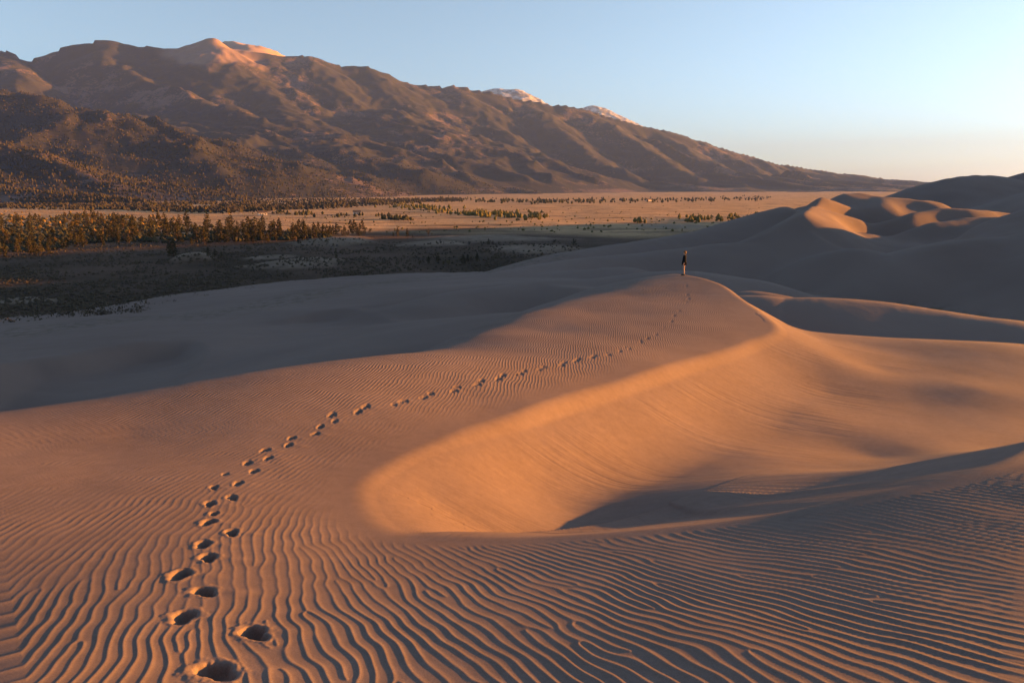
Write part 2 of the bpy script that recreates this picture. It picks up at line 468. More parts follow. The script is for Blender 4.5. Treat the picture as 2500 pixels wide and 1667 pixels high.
# --- the walker's footprints (photograph positions)
PRINTS = [(497, 1543, 1.12), (585, 1455, 1.08), (420, 1418, 1.0), (470, 1360, 1.0), (412, 1320, 1.0), (478, 1281, 0.95), (467, 1250, 0.95), (533, 1223, 0.9),
          (478, 1199, 0.9), (492, 1179, 0.6), (482, 1157, 0.9), (533, 1143, 0.8), (492, 1119, 0.7), (546, 1110, 0.75), (516, 1089, 0.5), (583, 1082, 0.75),
          (568, 1064, 0.8), (615, 1052, 0.85), (608, 1034, 0.85), (662, 1022, 0.85), (669, 1006, 0.85), (724, 996, 0.75), (735, 980, 0.8), (768, 967, 0.7),
          (762, 953, 0.9), (822, 945, 0.85), (840, 934, 0.9), (902, 930, 0.7), (926, 921, 0.85), (972, 913, 0.75), (989, 904, 0.85), (1043, 897, 0.9),
          (1049, 888, 0.9), (1096, 883, 0.95), (1104, 875, 0.9), (1144, 870, 0.95), (1155, 862, 0.95), (1193, 859, 0.95), (1205, 851, 0.95), (1241, 848, 0.95),
          (1252, 842, 0.95), (1288, 838, 0.95), (1295, 833, 0.95), (1322, 829, 0.95), (1327, 824, 0.95), (1358, 821, 0.9), (1366, 817, 0.9), (1396, 815, 0.9),
          (1397, 810, 0.9), (1423, 807, 0.7), (1422, 803, 0.8), (1444, 801, 0.7), (1438, 797, 0.8), (1456, 791, 0.8), (1471, 786, 0.8), (1470, 782, 0.7),
          (1486, 777, 0.7), (1506, 768, 0.7), (1521, 762, 0.7), (1530, 757, 0.7), (1526, 751, 0.7), (1537, 747, 0.7), (1541, 738, 0.8), (1548, 725, 0.7),
          (1560, 714, 0.7), (1566, 708, 0.7), (1577, 694, 0.9), (1572, 690, 0.9), (1582, 686, 0.9), (1578, 677, 0.9), (1584, 671, 0.9), (1587, 660, 0.9), (1577, 656, 0.9)]
pw = [hit_near(x, y) for x, y, s in PRINTS]
for k, ((cx, cy), (_, _, s)) in enumerate(zip(pw, PRINTS)):
    lo = pw[max(k - 2, 0)]; hi = pw[min(k + 2, len(pw) - 1)]
    tx, ty = hi[0] - lo[0], hi[1] - lo[1]; tl = math.hypot(tx, ty); tx /= tl; ty /= tl
    r0 = math.hypot(cx, cy)
    turn = random.uniform(-.35, .35); tx, ty = tx * math.cos(turn) - ty * math.sin(turn), tx * math.sin(turn) + ty * math.cos(turn)
    s = s * (1 - 0.1 * min(max((r0 - 5) / 6, 0), 1)); La = (0.124 + 0.0004 * r0) * s; Wb = (0.080 + 0.0002 * r0) * s; D = (0.082 - 0.0006 * r0) * s
    sel = np.where(((NX - cx) ** 2 + (NY - cy) ** 2) < (4.2 * La) ** 2)
    dx = NX[sel] - cx; dy = NY[sel] - cy
    u = dx * tx + dy * ty; w = -dx * ty + dy * tx
    wob = 1 + 0.20 * perlin(dx / 0.10, dy / 0.10, k + 40) + 0.10 * perlin(dx / 0.035, dy / 0.035, k + 60)
    asym = random.uniform(-.25, .25) * La; hs = random.uniform(.45, .7)
    q1 = np.sqrt(((u - .30 * La) / (.80 * La)) ** 2 + ((w - asym * .3) / (Wb * random.uniform(.9, 1.1))) ** 2)
    q2 = np.sqrt(((u + .62 * La) / (.52 * La)) ** 2 + ((w + asym * .3) / (Wb * hs)) ** 2)
    q = -np.log(np.exp(-5 * q1) + np.exp(-5 * q2)) / 5 * wob + 0.06
    heel = 0.8 + 0.25 * np.tanh(u / La * 1.5)
    hole = -D * heel * (1 - sstep(0.66, 1.08, q))
    rim = 0.11 * D * np.exp(-((q - 1.36) / 0.24) ** 2) * (0.7 + 0.6 * perlin(dx / 0.09, dy / 0.09, k + 90))
    # crumbs and clods along the edge
    rim = rim + 0.0035 * s * np.maximum(perlin(dx / 0.03, dy / 0.03, k + 120), 0) * np.exp(-((q - 1.5) / 0.5) ** 2) * (r0 < 9)
    # sand thrown to the sides and ahead, the toe scuff
    rim = rim + 0.12 * D * np.exp(-(((dx - 1.9 * La) / (0.9 * La)) ** 2 + (dy / (0.55 * La)) ** 2))
    calm = np.exp(-(np.maximum(q - 1.15, 0) / 0.55) ** 2)
    base = NZ0[sel]
    NZ[sel] = NZ[sel] * (1 - calm * 0.85) + base * calm * 0.85 + hole + rim
    bump_r[sel] = bump_r[sel] * (1 - calm)

c_len = np.concatenate([[0], np.cumsum(np.hypot(np.diff(brink_c[:, 0]), np.diff(brink_c[:, 1])))])
i0 = 4; far_b = np.array(brink3[3:11])
FD, FS, _ = polyline_dist(NX, NY, resample(far_b, 60))
SS = 0.31 * NX + 0.95 * NY; DD = 0.95 * NX - 0.31 * NY
slip = np.where(INS, sstep(0.3, 1.2, FD) * (1 - sstep(3.5, 7.0, FD + 1.5 * perlin(SS / 1.5, DD / 4, 33))), 0) * np.clip(0.45 + 1.5 * perlin(SS / 2.6, DD / 6.0, 31), 0, 1)
slip *= (rr < 36) * sstep(0.8, 2.5, np.where(NY < 8.5, 0, 3) + 0 * NX)
me = grid_mesh("dune", NX, NY, NZ, {"phase": PH, "bump_ripple": bump_r, "streak_s": SS, "streak_d": DD, "slip": slip})
new_obj("rippled_dune", me, M_SAND, kind="structure", label="rippled sand dune with a footprint trail and a smooth orange hollow")

# ------------------------------------------------------------------ valley floor and dune field
def valley_z(X, Y):
    r = np.hypot(X, Y)
    z = -31.0 - 0.010 * np.maximum(r - 350, 0) ** 0.98
    z = np.where(r > 3500, -31 - 0.010 * 3150 ** 0.98 - 0.004 * (r - 3500) ** 0.9, z)
    z = np.maximum(z, -110)
    z = z + 0.5 * fbm(X / 60, Y / 60, 4, 50) * sstep(100, 200, r) + 1.2 * fbm(X / 260, Y / 260, 3, 55) * sstep(150, 500, r)
    return z

def pts(lst): return [P(*p) for p in lst]

R1 = pts([(1150, 634, 200), (1190, 617, 210), (1260, 592, 232), (1350, 572, 250), (1500, 552, 265), (1640, 526, 278), (1700, 510, 282), (1780, 486, 286),
          (1800, 481, 287), (1830, 481, 288)])
R1C = pts([(1780, 487, 286), (1830, 480, 288), (1890, 461, 290), (1940, 441, 292), (1990, 444, 300), (2012, 457, 306)])
R2 = pts([(1070, 646, 158), (1110, 640, 165), (1250, 606, 182), (1400, 590, 195), (1560, 572, 205), (1660, 562, 206), (1720, 556, 207)])
R2B = pts([(1845, 492, 213), (1850, 520, 205), (1880, 545, 197), (1925, 565, 190), (1957, 571, 186)])
FR = pts([(1900, 590, 184), (1957, 572, 178), (2000, 582, 172), (2060, 602, 164), (2100, 588, 166), (2150, 570, 168), (2200, 557, 170), (2260, 548, 172), (2352, 541, 176), (2600, 520, 182), (2900, 505, 190)])
GR = pts([(1985, 453, 600), (2030, 453, 600), (2075, 440, 610), (2120, 425, 620), (2180, 409, 630), (2230, 403, 640), (2290, 403, 650), (2312, 412, 660)])
GR2 = pts([(2290, 420, 700), (2320, 410, 700), (2352, 398, 700), (2420, 385, 690), (2600, 370, 670), (2900, 372, 650)])
ER = pts([(1990, 452, 306), (2060, 470, 325), (2150, 478, 340), (2260, 490, 345), (2352, 505, 340), (2600, 520, 330)])
R2C = pts([(1640, 565, 206), (1700, 557, 207), (1760, 535, 209), (1823, 510, 211), (1845, 491, 213), (1862, 478, 236), (1885, 463, 270), (1905, 454, 284), (1940, 440, 292)])
OFF1 = [(165, 126, -10), (172, 140, 4), (182, 160, 8), (196, 190, 7), (210, 214, 2), (220, 232, -12)]  # ridge out of view on the right, added to shade creek and left dunes
OFF3 = [(385, 385, -10), (400, 410, 14), (430, 440, 26), (470, 480, 30), (520, 560, 24), (560, 640, 10)]  # second unseen ridge, added to keep the valley floor in shadow
CR = [(6, 66, -24), (13, 62, -16)] + pts([(1735, 694, 60), (1780, 690, 59), (1900, 687, 58), (2010, 693, 57), (2150, 715, 54), (2250, 730, 51.5), (2352, 741, 49.5), (2600, 770, 48)])
C2 = [(14, 76, -24), (18, 75, -17)] + pts([(1672, 690, 74), (1690, 676, 72), (1725, 669, 70), (1780, 675, 69), (1830, 688, 68), (1880, 705, 68)])
H1 = pts([(-300, 880, 62), (0, 831, 80), (140, 811, 86), (280, 787, 94), (400, 777, 98), (460, 779, 97), (482, 797, 90), (462, 829, 80), (432, 869, 70), (400, 910, 62)])
H1s = pts([(-250, 860, 78), (0, 826, 92), (80, 812, 98), (192, 778, 112), (320, 764, 118), (520, 754, 122), (680, 757, 122), (800, 763, 118), (900, 775, 112)])
H2 = pts([(430, 745, 150), (520, 728, 150), (570, 704, 154), (650, 691, 156), (800, 686, 158), (880, 672, 160), (1000, 645, 170), (1110, 638, 172), (1250, 627, 170), (1420, 612, 165)])
H2b = pts([(640, 737, 120), (700, 721, 124), (760, 711, 126), (820, 711, 124), (880, 729, 114), (930, 752, 102), (960, 780, 92)])
H4 = pts([(880, 700, 128), (960, 684, 134), (1060, 664, 138), (1150, 655, 138), (1240, 652, 132), (1320, 660, 122)])
H5 = pts([(560, 722, 140), (600, 708, 146), (680, 700, 148), (760, 697, 148), (830, 704, 140), (870, 715, 132)])
H3 = pts([(1000, 700, 120), (1100, 672, 128), (1250, 650, 132), (1411, 641, 132), (1560, 625, 130), (1700, 640, 128)])

def dune_z(X, Y):
    wob = 0.8 * fbm(X / 40, Y / 40, 3, 70) + 0.25 * fbm(X / 9, Y / 9, 3, 72)
    r = np.hypot(X, Y)
    base = -34.0 + np.zeros_like(X)
    # sand apron: the dunes stand on a low sand sheet on the near and right side
    edge, es, _ = polyline_dist(X, Y, EDGE_C)
    ap = np.where(es > 0, edge, -edge)
    base = np.where(ap > 0, -31.0 + 1.2 * (1 - np.exp(-ap / 28.0)), -31.0 + ap * 0.12)
    base = base - 22 * (1 - sstep(66, 108, r)) * (1 - sstep(-12, 5, X)) - 13 * np.exp(-((X + 27) / 15) ** 2 - ((Y - 108) / 14) ** 2)
    z = base
    def add(c, sr, sl, rnd, k, n=48):
        nonlocal z
        z = smax(z, ridge_layer(X, Y, c, sr, sl, rnd, n), k)
    add(R1, .42, .42, 11, 3)
    add(R2, .50, .46, 10, 2)
    add(R2B, .50, .62, 0.5, 0.4)
    add(R2C, .50, .62, 0.8, 0.6)
    add(R1C, .46, .50, 1.5, 1.0)
    add(FR, .55, .40, 8, 1.5)
    add(GR, .30, .45, 5, 3)
    add(GR2, .30, .45, 5, 3)
    add(ER, .15, .40, 4, 2.5)
    add(CR, .19, .35, 3.0, 0.8)
    add(C2, .30, .40, 1.2, 0.5)
    add(H1s, .10, .30, 5, 1.5)
    add(H1, .68, .10, 0.8, 0.5)
    add(H2, .42, .34, 6, 1.5)
    add(H2b, .64, .12, 0.9, 0.5)
    add(H3, .46, .30, 8, 1.5)
    add(H4, .62, .10, 1.0, 0.5)
    add(H5, .62, .10, 1.0, 0.5)
    add(OFF1, .40, .40, 5, 2)
    add(OFF3, .40, .40, 6, 2)
    st = sstep(215, 260, r) * sstep(100, 125, X) * (1 - sstep(340, 380, r))
    z = z + wob * sstep(45, 90, r) * 0.55
    # low transverse swells across the floor of the sunlit hollow
    ph = (X * 0.5 - Y * 0.87) / 26.0 + 0.7 * fbm(X / 60, Y / 60, 2, 77)
    z = z + 1.9 * st * np.sin(ph * 2 * np.pi)
    # hidden ground below the near dune
    z = z - 6 * (1 - sstep(30, 52, r))
    return z, ap

EDGE = [P(-900, 900, 60), P(-300, 850, 95), P(0, 812, 118), P(180, 785, 132), P(420, 762, 138), P(540, 745, 142), P(700, 716, 160), P(830, 690, 176), P(900, 664, 186),
        P(1010, 640, 205), P(1160, 622, 222), P(1260, 604, 250), P(1330, 588, 275), P(1480, 558, 330), P(1640, 528, 420), P(1700, 512, 500), (300, 640, 0), (700, 900, 0)]
EDGE_C = resample(EDGE, 60)
rows = np.concatenate([np.geomspace(34, 90, 60), np.geomspace(91, 420, 250), np.geomspace(423, 1000, 50)])
az = azimuths(40.0, 440, 100, 30)
R_, A_ = np.meshgrid(rows, az, indexing='ij')
DX, DY = R_ * np.sin(A_), R_ * np.cos(A_)
DZ, AP = dune_z(DX, DY)
veg_shade = (1 - sstep(2, 14, np.abs(AP - 4))) * 0.6
hollow = sstep(0.0, 1.0, (-24.2 - DZ) / 2.5) * sstep(100, 125, R_) * (1 - sstep(170, 200, R_)) * sstep(20, 50, DX)
veg_shade = np.maximum(veg_shade, hollow)
veg_shade = np.maximum(veg_shade, sstep(0, 1, (-27.5 - DZ) / 2) * (DX < 0) * (R_ < 112) * (R_ > 45) * 0.9)  # growth on the left hollow's floor, also darkened here to deepen its shade
me = grid_mesh("dunes", DX, DY, DZ, {"veg_shade": veg_shade})
new_obj("dune_field", me, M_SANDFAR, kind="structure", label="dune field in evening shade with one sunlit hollow")

# ------------------------------------------------------------------ valley floor
SANDY = [(775, 558, 90, 12, 2.6), (445, 594, 50, 9, 2.6), (690, 604, 110, 14, 1.0), (1120, 548, 170, 9, 1.2), (1230, 570, 110, 10, 0.8), (620, 592, 60, 6, 0.6),
         (1560, 522, 120, 7, 0.8), (60, 692, 90, 9, 0.4), (360, 705, 60, 6, 0.3), (1000, 560, 90, 6, .8), (850, 640, 120, 8, .3)]
def flat_hit(x, y, z0=-31.0):
    a, b = ray(x, y)
    d = z0 / b
    for _ in range(7): d = valley_z(a * d, d) / b
    if np.ndim(d) == 0: return float(a * d), float(d)
    return a * d, d

rows = np.concatenate([np.geomspace(20, 110, 10), np.geomspace(112, 620, 180), np.geomspace(625, 5000, 100), np.geomspace(5100, 30000, 30)])
az = azimuths(40.0, 330, 180, 30)
R_, A_ = np.meshgrid(rows, az, indexing='ij')
VX, VY = R_ * np.sin(A_), R_ * np.cos(A_)
VZ = valley_z(VX, VY)
sandm = np.zeros_like(VX)
for x, y, ex, ey, hgt in SANDY:
    cx, cy = flat_hit(x, y)
    rx = ex / F0 * cy
    ry = 0.5 * (flat_hit(x, y - ey)[1] - flat_hit(x, y + ey)[1])
    q = ((VX - cx) / rx) ** 2 + ((VY - cy) / ry) ** 2
    q = q * (1 + 0.5 * fbm(VX / 18, VY / 18, 3, 81))
    m = 1 - sstep(0.25, 1.2, q)
    sandm = np.maximum(sandm, m); VZ = VZ + hgt * (1 - sstep(0.0, 1.1, q))
dE, sE, _ = polyline_dist(VX, VY, EDGE_C)
sandm = np.maximum(sandm, (1 - sstep(0, 14, dE * (1 + .4 * fbm(VX / 15, VY / 15, 2, 85)))) * (R_ < 600))
VZ = np.where((R_ < 34), -40, VZ)
dry = sstep(430, 560, R_ + 60 * fbm(VX / 120, VY / 120, 2, 90)) * sstep(-420, -200, VX)
dry = np.maximum(dry, sstep(560, 640, R_))
me = grid_mesh("valley", VX, VY, VZ, {"sand": sandm, "dry": dry})

m, nt, b = mat_new("valley_ground"); L = nt.links
ob = N(nt, "ShaderNodeTexCoord").outputs['Object']
n1 = noise(nt, 0.02, 5, 0.6, ob); n2 = noise(nt, 0.35, 6, 0.7, ob); n3 = noise(nt, 0.006, 5, 0.6, ob)
sage = mixc(nt, n2.outputs[0], (0.040, 0.033, 0.025), (0.125, 0.092, 0.070))
r1 = ramp(nt, [(0.38, (0.55, 0.5, 0.42)), (0.62, (1.15, 1.0, 0.95))]); L.new(n1.outputs[0], r1.inputs[0])
sage = mixc(nt, 1.0, sage, r1.outputs[0], 'MULTIPLY')
mp = N(nt, "ShaderNodeMapping", ins={'Scale': (0.004, 0.011, 0.0)}); L.new(ob, mp.inputs[0])
n4 = noise(nt, 3.0, 7, 0.68, mp.outputs[0])
r2 = ramp(nt, [(0.36, (0.10, 0.075, 0.05)), (0.44, (0.28, 0.19, 0.11)), (0.55, (0.42, 0.29, 0.16)), (0.72, (0.50, 0.35, 0.21))]); L.new(n4.outputs[0], r2.inputs[0])
n5 = noise(nt, 0.09, 4, 0.7, ob)
r3 = ramp(nt, [(0.34, (0.35, 0.35, 0.33)), (0.44, (1, 1, 1))]); L.new(n5.outputs[0], r3.inputs[0])
grass = mixc(nt, 0.8, r2.outputs[0], r3.outputs[0], 'MULTIPLY')
col = mixc(nt, attr(nt, "dry"), sage, grass)
nsd = noise(nt, 0.12, 5, 0.7, ob); msd = N(nt, "ShaderNodeMapRange", ins={1: 0.32, 2: 0.62, 3: 0.35, 4: 1.0}); L.new(nsd.outputs[0], msd.inputs[0])
col = mixc(nt, math_n(nt, 'MULTIPLY', attr(nt, "sand"), msd.outputs[0]), col, (0.23, 0.18, 0.14))
L.new(col, b.inputs['Base Color'])
bp = N(nt, "ShaderNodeBump", ins={'Strength': 1.0, 'Distance': 2.2}); L.new(n2.outputs[0], bp.inputs['Height']); L.new(bp.outputs[0], b.inputs['Normal'])
new_obj("valley_ground", me, m, kind="structure", label="wide valley floor of sage flats and golden grassland")

# ------------------------------------------------------------------ mountains
CREST = [(-700, 90, 7000), (-300, 120, 7200), (0, 113, 7500), (40, 131, 7600), (80, 129, 7700), (140, 112, 7800), (180, 98, 7900), (255, 95, 8000), (340, 108, 8200), (385, 116, 8300), (440, 97, 8400), (490, 81, 8500),
         (530, 102, 8600), (620, 122, 8800), (680, 126, 9000), (720, 125, 9100), (780, 147, 9400), (850, 155, 9700), (900, 175, 10000), (940, 190, 10300), (1000, 197, 10700),
         (1045, 195, 11000), (1090, 205, 11400), (1150, 212, 12000), (1200, 230, 12500), (1260, 237, 13100), (1340, 250, 14000), (1420, 270, 14800), (1500, 292, 15700),
         (1600, 318, 16800), (1700, 352, 18000), (1770, 373, 19000), (1850, 386, 20000), (1950, 400, 21500), (2050, 412, 23000), (2150, 421, 24500)]
def crest_depth(px): return 7700 + 3700 * np.clip(px, 0, None) / 2150.0
CREST = [(x, y, crest_depth(x)) for x, y, d in CREST]
CREST_C = np.array(pts(CREST))
SPURS = [
    [(0, 118, 7450), (25, 140, 7000), (45, 165, 6600), (30, 190, 6300)],
    [(255, 95, 8000), (270, 130, 7700), (330, 180, 7200), (420, 205, 6800), (480, 230, 6500), (545, 237, 6200)],
    [(385, 116, 8300), (430, 150, 7900), (470, 185, 7500), (530, 232, 7000)],
    [(490, 88, 8500), (540, 130, 8300), (600, 190, 7700), (640, 230, 7200), (700, 262, 6800)],
    [(720, 125, 9100), (715, 165, 8800), (760, 205, 8300), (830, 255, 7700), (850, 300, 7200)],
    [(850, 155, 9700), (885, 190, 9400), (950, 240, 8900), (1000, 280, 8400), (1120, 330, 7700)],
    [(1045, 195, 11000), (1085, 240, 10500), (1140, 285, 9900), (1190, 330, 9300), (1260, 370, 8700), (1340, 400, 8100)],
    [(1200, 230, 12500), (1240, 255, 12000), (1290, 305, 11200), (1350, 345, 10500), (1420, 385, 9800)],
    [(1340, 250, 14000), (1400, 285, 13400), (1460, 325, 12700), (1520, 365, 11900), (1590, 400, 11000)],
    [(1500, 292, 15700), (1560, 330, 15000), (1620, 365, 14200), (1700, 402, 13200)],
    [(1600, 318, 16800), (1680, 360, 16000), (1760, 400, 15000)],
    [(620, 122, 8800), (640, 170, 8300), (690, 215, 7800), (740, 262, 7300), (790, 300, 6900)],
    [(940, 190, 10300), (1000, 235, 9800), (1060, 290, 9200), (1130, 350, 8500)],
]
SPURS = [[(x, y, d * crest_depth(S[0][0]) / S[0][2]) for x, y, d in S] for S in SPURS]
FOOT = [
    ([(-250, 170, 2700), (0, 207, 2600), (40, 219, 2550), (120, 231, 2450), (200, 255, 2400), (280, 267, 2400), (380, 287, 2450), (480, 311, 2500), (520, 323, 2450), (580, 363, 2300), (640, 399, 2200), (700, 437, 2100), (750, 455, 2050)], .34, .40),
    ([(300, 262, 4400), (350, 275, 4200), (520, 307, 3900), (680, 343, 3600), (716, 367, 3400), (840, 410, 3100), (900, 450, 2950)], .30, .36),
    ([(380, 255, 5800), (440, 263, 5500), (680, 287, 5200), (760, 311, 4900), (860, 350, 4500), (960, 400, 4100), (1060, 448, 3800)], .28, .34),
    ([(-200, 330, 1800), (0, 340, 1750), (120, 352, 1700), (208, 385, 1650), (340, 410, 1600), (480, 440, 1550), (600, 466, 1500)], .26, .32),
    ([(-200, 415, 1450), (0, 428, 1400), (150, 443, 1350), (330, 465, 1280)], .22, .30),
    ([(72, 240, 2450), (90, 275, 2330), (150, 310, 2180), (200, 332, 2080), (262, 372, 1980)], .30, .30),
    ([(285, 268, 2400), (300, 300, 2280), (325, 340, 2130), (400, 393, 1980)], .30, .30),
    ([(490, 313, 2480), (510, 350, 2330), (560, 400, 2150), (600, 440, 2020)], .30, .30),
    ([(680, 345, 3600), (690, 380, 3400), (760, 430, 3100)], .38, .38),
    ([(900, 250, 8000), (930, 300, 7000), (1000, 350, 6200), (1100, 400, 5600), (1220, 440, 5000)], .26, .30),
    ([(640, 255, 6900), (700, 290, 6500), (800, 320, 6000), (900, 345, 5600)], .3, .3),
]
FK = [1.55, 1.35, 1.15, 1.5, 1.4, 1.55, 1.55, 1.55, 1.35, 1.0, 1.0]
FOOT = [([(x, y, d * k_) for x, y, d in S], a_, b_) for (S, a_, b_), k_ in zip(FOOT, FK)]
def run_out(c, slope):
    """let a ridge die away on the valley floor instead of ending in the air"""
    c = [tuple(p) for p in c]; (x0, y0, _), (x1, y1, z1) = c[-2], c[-1]
    L_ = math.hypot(x1 - x0, y1 - y0); ln = max(z1 + 90, 30) / slope
    return c + [(x1 + (x1 - x0) / L_ * ln * f, y1 + (y1 - y0) / L_ * ln * f, z1 - (z1 + 110) * f ** 0.8) for f in (0.33, 0.66, 1.0)]

def range_z(X, Y):
    # crest as a smooth line in a frame turned along the range: u along it, w towards the valley
    ex, ey = 0.953, 0.302
    c = resample(CREST_C, 160)
    cu = c[:, 0] * ex + c[:, 1] * ey; cw = c[:, 0] * ey - c[:, 1] * ex
    o_ = np.argsort(cu); cu, cw, cz = cu[o_], cw[o_], c[o_, 2]
    sl = X * ex + Y * ey; w_ = X * ey - Y * ex
    dsg = w_ - np.interp(sl, cu, cw); zc = np.interp(sl, cu, np.convolve(np.pad(cz, 2, mode='edge'), [.1, .22, .36, .22, .1], 'valid')) + 26 * fbm(sl / 420, 0 * sl + 3.3, 4, 145); rc = np.hypot(X, Y)
    d = np.abs(dsg); s = np.sign(dsg)
    Wd = 3900 + 0.06 * rc
    q = np.clip(d / Wd, 0, 1.6)
    base = valley_z(X, Y)
    H = np.maximum(zc - base, 0)
    prof = np.clip(1 - q, 0, 1) ** 2.0
    warp = 500 * fbm(X / 2600, Y / 2600, 3, 101)
    rd = ridged((sl - 0.75 * d + warp) / 1500, (d + warp) / 5200, 3, 104, 0.42)
    amp = sstep(0.02, 0.30, q) * (1 - sstep(0.55, 1.0, q))
    rdn = np.clip(rd / 1.35, 0, 1)
    z = base - 25 + 22 * fbm(X / 650, Y / 650, 3, 128) + H * prof * (1 + amp * 0.70 * (rdn - 1))
    rd3 = np.clip(ridged((sl - 0.75 * d + 0.6 * warp) / 560, (d + 0.5 * warp) / 2100, 4, 108, 0.5) / 1.4, 0, 1)
    z = z + amp * (rd3 - 0.75) * np.clip(H * prof * 0.42, 0, 260)
    z = np.where(s > 0, z, base + np.maximum(zc - base - 0.6 * d, -60))
    for S in SPURS:
        z = smax(z, ridge_layer(X, Y, run_out(pts(S), 0.32), .58, .58, 90, 26) + 60 * (rdn - 0.8) * amp - 45 * (1 - sstep(0.0, 0.12, q)), 40)
    foot_z = np.full_like(z, -1e4)
    for S, a_, b_ in FOOT:
        dd_ = run_out(pts(S), 0.25)
        foot_z = smax(foot_z, ridge_layer(X, Y, dd_, a_, b_, 45, 30), 25)
    r = np.hypot(X, Y)
    rd2 = ridged((X * .8 + Y * .6) / 620 + 0.3 * fbm(X / 700, Y / 700, 2, 111), (Y * .8 - X * .6) / 1500, 4, 112, 0.55) - 0.75
    hgt = np.maximum(foot_z - base, 0)
    foot_z = foot_z + rd2 * np.clip(hgt, 0, 120) * 0.28 * sstep(0, 1, hgt / 40)
    z = smax(z, foot_z, 30)
    det = ridged(X / 480, Y / 480, 3, 120, 0.45) - 0.8
    z = z + det * np.clip((z - base) * 0.10, 0, 22) * (0.15 + 0.85 * sstep(0.0, 0.12, q))
    z = z + (ridged(X / 170, Y / 170, 3, 122, 0.5) - 0.75) * np.clip((z - base) * 0.03, 0, 11) * sstep(0.02, 0.12, q)
    z = z + fbm(X / 60, Y / 60, 3, 125) * np.clip((z - base) * 0.02, 0, 5) * sstep(0.03, 0.12, q)
    return z, base, q

# conifer cover and bare ground
m, nt, b = mat_new("mountain_slopes"); L = nt.links
ob = N(nt, "ShaderNodeTexCoord").outputs['Object']
fo = attr(nt, "forest")
sp1 = noise(nt, 0.030, 5, 0.85, ob); sp2 = noise(nt, 0.010, 5, 0.65, ob)
soil = mixc(nt, sp2.outputs[0], (0.080, 0.058, 0.056), (0.145, 0.105, 0.098))
tre = mixc(nt, sp1.outputs[0], (0.014, 0.016, 0.018), (0.038, 0.037, 0.040))
thr = math_n(nt, 'ADD', math_n(nt, 'MULTIPLY', math_n(nt, 'SUBTRACT', sp1.outputs[0], 0.5), 2.2), fo)
mm = N(nt, "ShaderNodeMapRange", ins={1: 0.40, 2: 0.52}); L.new(thr, mm.inputs[0])
col = mixc(nt, mm.outputs[0], soil, tre)
col = mixc(nt, attr(nt, "bare"), col, mixc(nt, sp2.outputs[0], (0.14, 0.100, 0.088), (0.23, 0.165, 0.14)))
L.new(col, b.inputs['Base Color'])
hh = math_n(nt, 'MULTIPLY', sp1.outputs[0], mm.outputs[0])
bp = N(nt, "ShaderNodeBump", ins={'Strength': 0.8, 'Distance': 2.5}); L.new(hh, bp.inputs['Height']); L.new(bp.outputs[0], b.inputs['Normal'])
M_MTN = m

def mountain_mesh(rows, az, more_trees):
    R_, A_ = np.meshgrid(rows, az, indexing='ij')
    X, Y = R_ * np.sin(A_), R_ * np.cos(A_)
    Z, base, q = range_z(X, Y)
    f = 0.76 + more_trees + 0.50 * fbm(X / 900, Y / 900, 4, 130) + 0.30 * fbm(X / 160, Y / 160, 3, 135)
    gyv, gxv = np.gradient(Z)
    hgt = Z - base
    f = f - 0.22 * (1 - sstep(10, 60, hgt))
    tn = X / Y + 0.02 * fbm(X / 500, Y / 500, 3, 141)
    bare = sstep(-0.50, -0.46, tn) * (1 - sstep(-0.36, -0.32, tn)) * sstep(1180, 1330, Z + 120 * fbm(X / 300, Y / 300, 3, 140))
    return grid_mesh("mountains", X, Y, np.where(hgt > -22, Z, base - 40), {"forest": np.clip(f, 0, 1.2), "bare": bare})

az = np.radians(np.linspace(-56, 14, 460))
me = mountain_mesh(np.geomspace(1080, 7200, 200), az, 0.12)
new_obj("foothills", me, M_MTN, kind="structure", label="wooded foothills below the mountain range")
az = np.radians(np.linspace(-56, 41, 620))
me = mountain_mesh(np.geomspace(4600, 14000, 270), az, 0.0)
new_obj("mountain_range", me, M_MTN, kind="structure", label="long forested mountain range sinking towards the plain")

# peaks behind the crest
def peak(name, lst, slope, mat, label):
    c = np.array(pts(lst)); cx, cy = c[:, 0].mean(), c[:, 1].mean()
    ext = max(np.ptp(c[:, 0]), np.ptp(c[:, 1])) * 0.5 + 1500
    u = np.linspace(-1, 1, 110)
    X, Y = np.meshgrid(cx + ext * u, cy + ext * u)
    z = ridge_layer(X, Y, c, slope, slope, 60, 30) + 70 * (ridged(X / 500, Y / 500, 4, 150) - 0.8) * 0.5
    me = grid_mesh(name, X, Y, z)
    return new_obj(name, me, mat, kind="structure", label=label)
m, nt, b = mat_new("snowy_rock"); L = nt.links
ob = N(nt, "ShaderNodeTexCoord").outputs['Object']
n1 = noise(nt, 0.006, 6, 0.7, ob)
ge = N(nt, "ShaderNodeNewGeometry"); sx = N(nt, "ShaderNodeSeparateXYZ"); L.new(ge.outputs['Normal'], sx.inputs[0])
rr_ = ramp(nt, [(0.44, (0.13, 0.115, 0.12)), (0.60, (0.42, 0.43, 0.46))]); L.new(n1.outputs[0], rr_.inputs[0])
L.new(rr_.outputs[0], b.inputs['Base Color'])
M_SNOW = m
m, nt, b = mat_new("bare_summit_rock"); L = nt.links
ob = N(nt, "ShaderNodeTexCoord").outputs['Object']
n1 = noise(nt, 0.004, 6, 0.65, ob)
rr_ = ramp(nt, [(0.3, (0.22, 0.15, 0.12)), (0.7, (0.38, 0.27, 0.21))]); L.new(n1.outputs[0], rr_.inputs[0])
L.new(rr_.outputs[0], b.inputs['Base Color'])
M_ROCK = m
peak("bare_peak", [(505, 105, 9900), (525, 98, 9900), (548, 96, 9900), (575, 99, 9900), (600, 112, 9900), (625, 130, 9900)], .45, M_ROCK, "bare reddish summit behind the main crest")
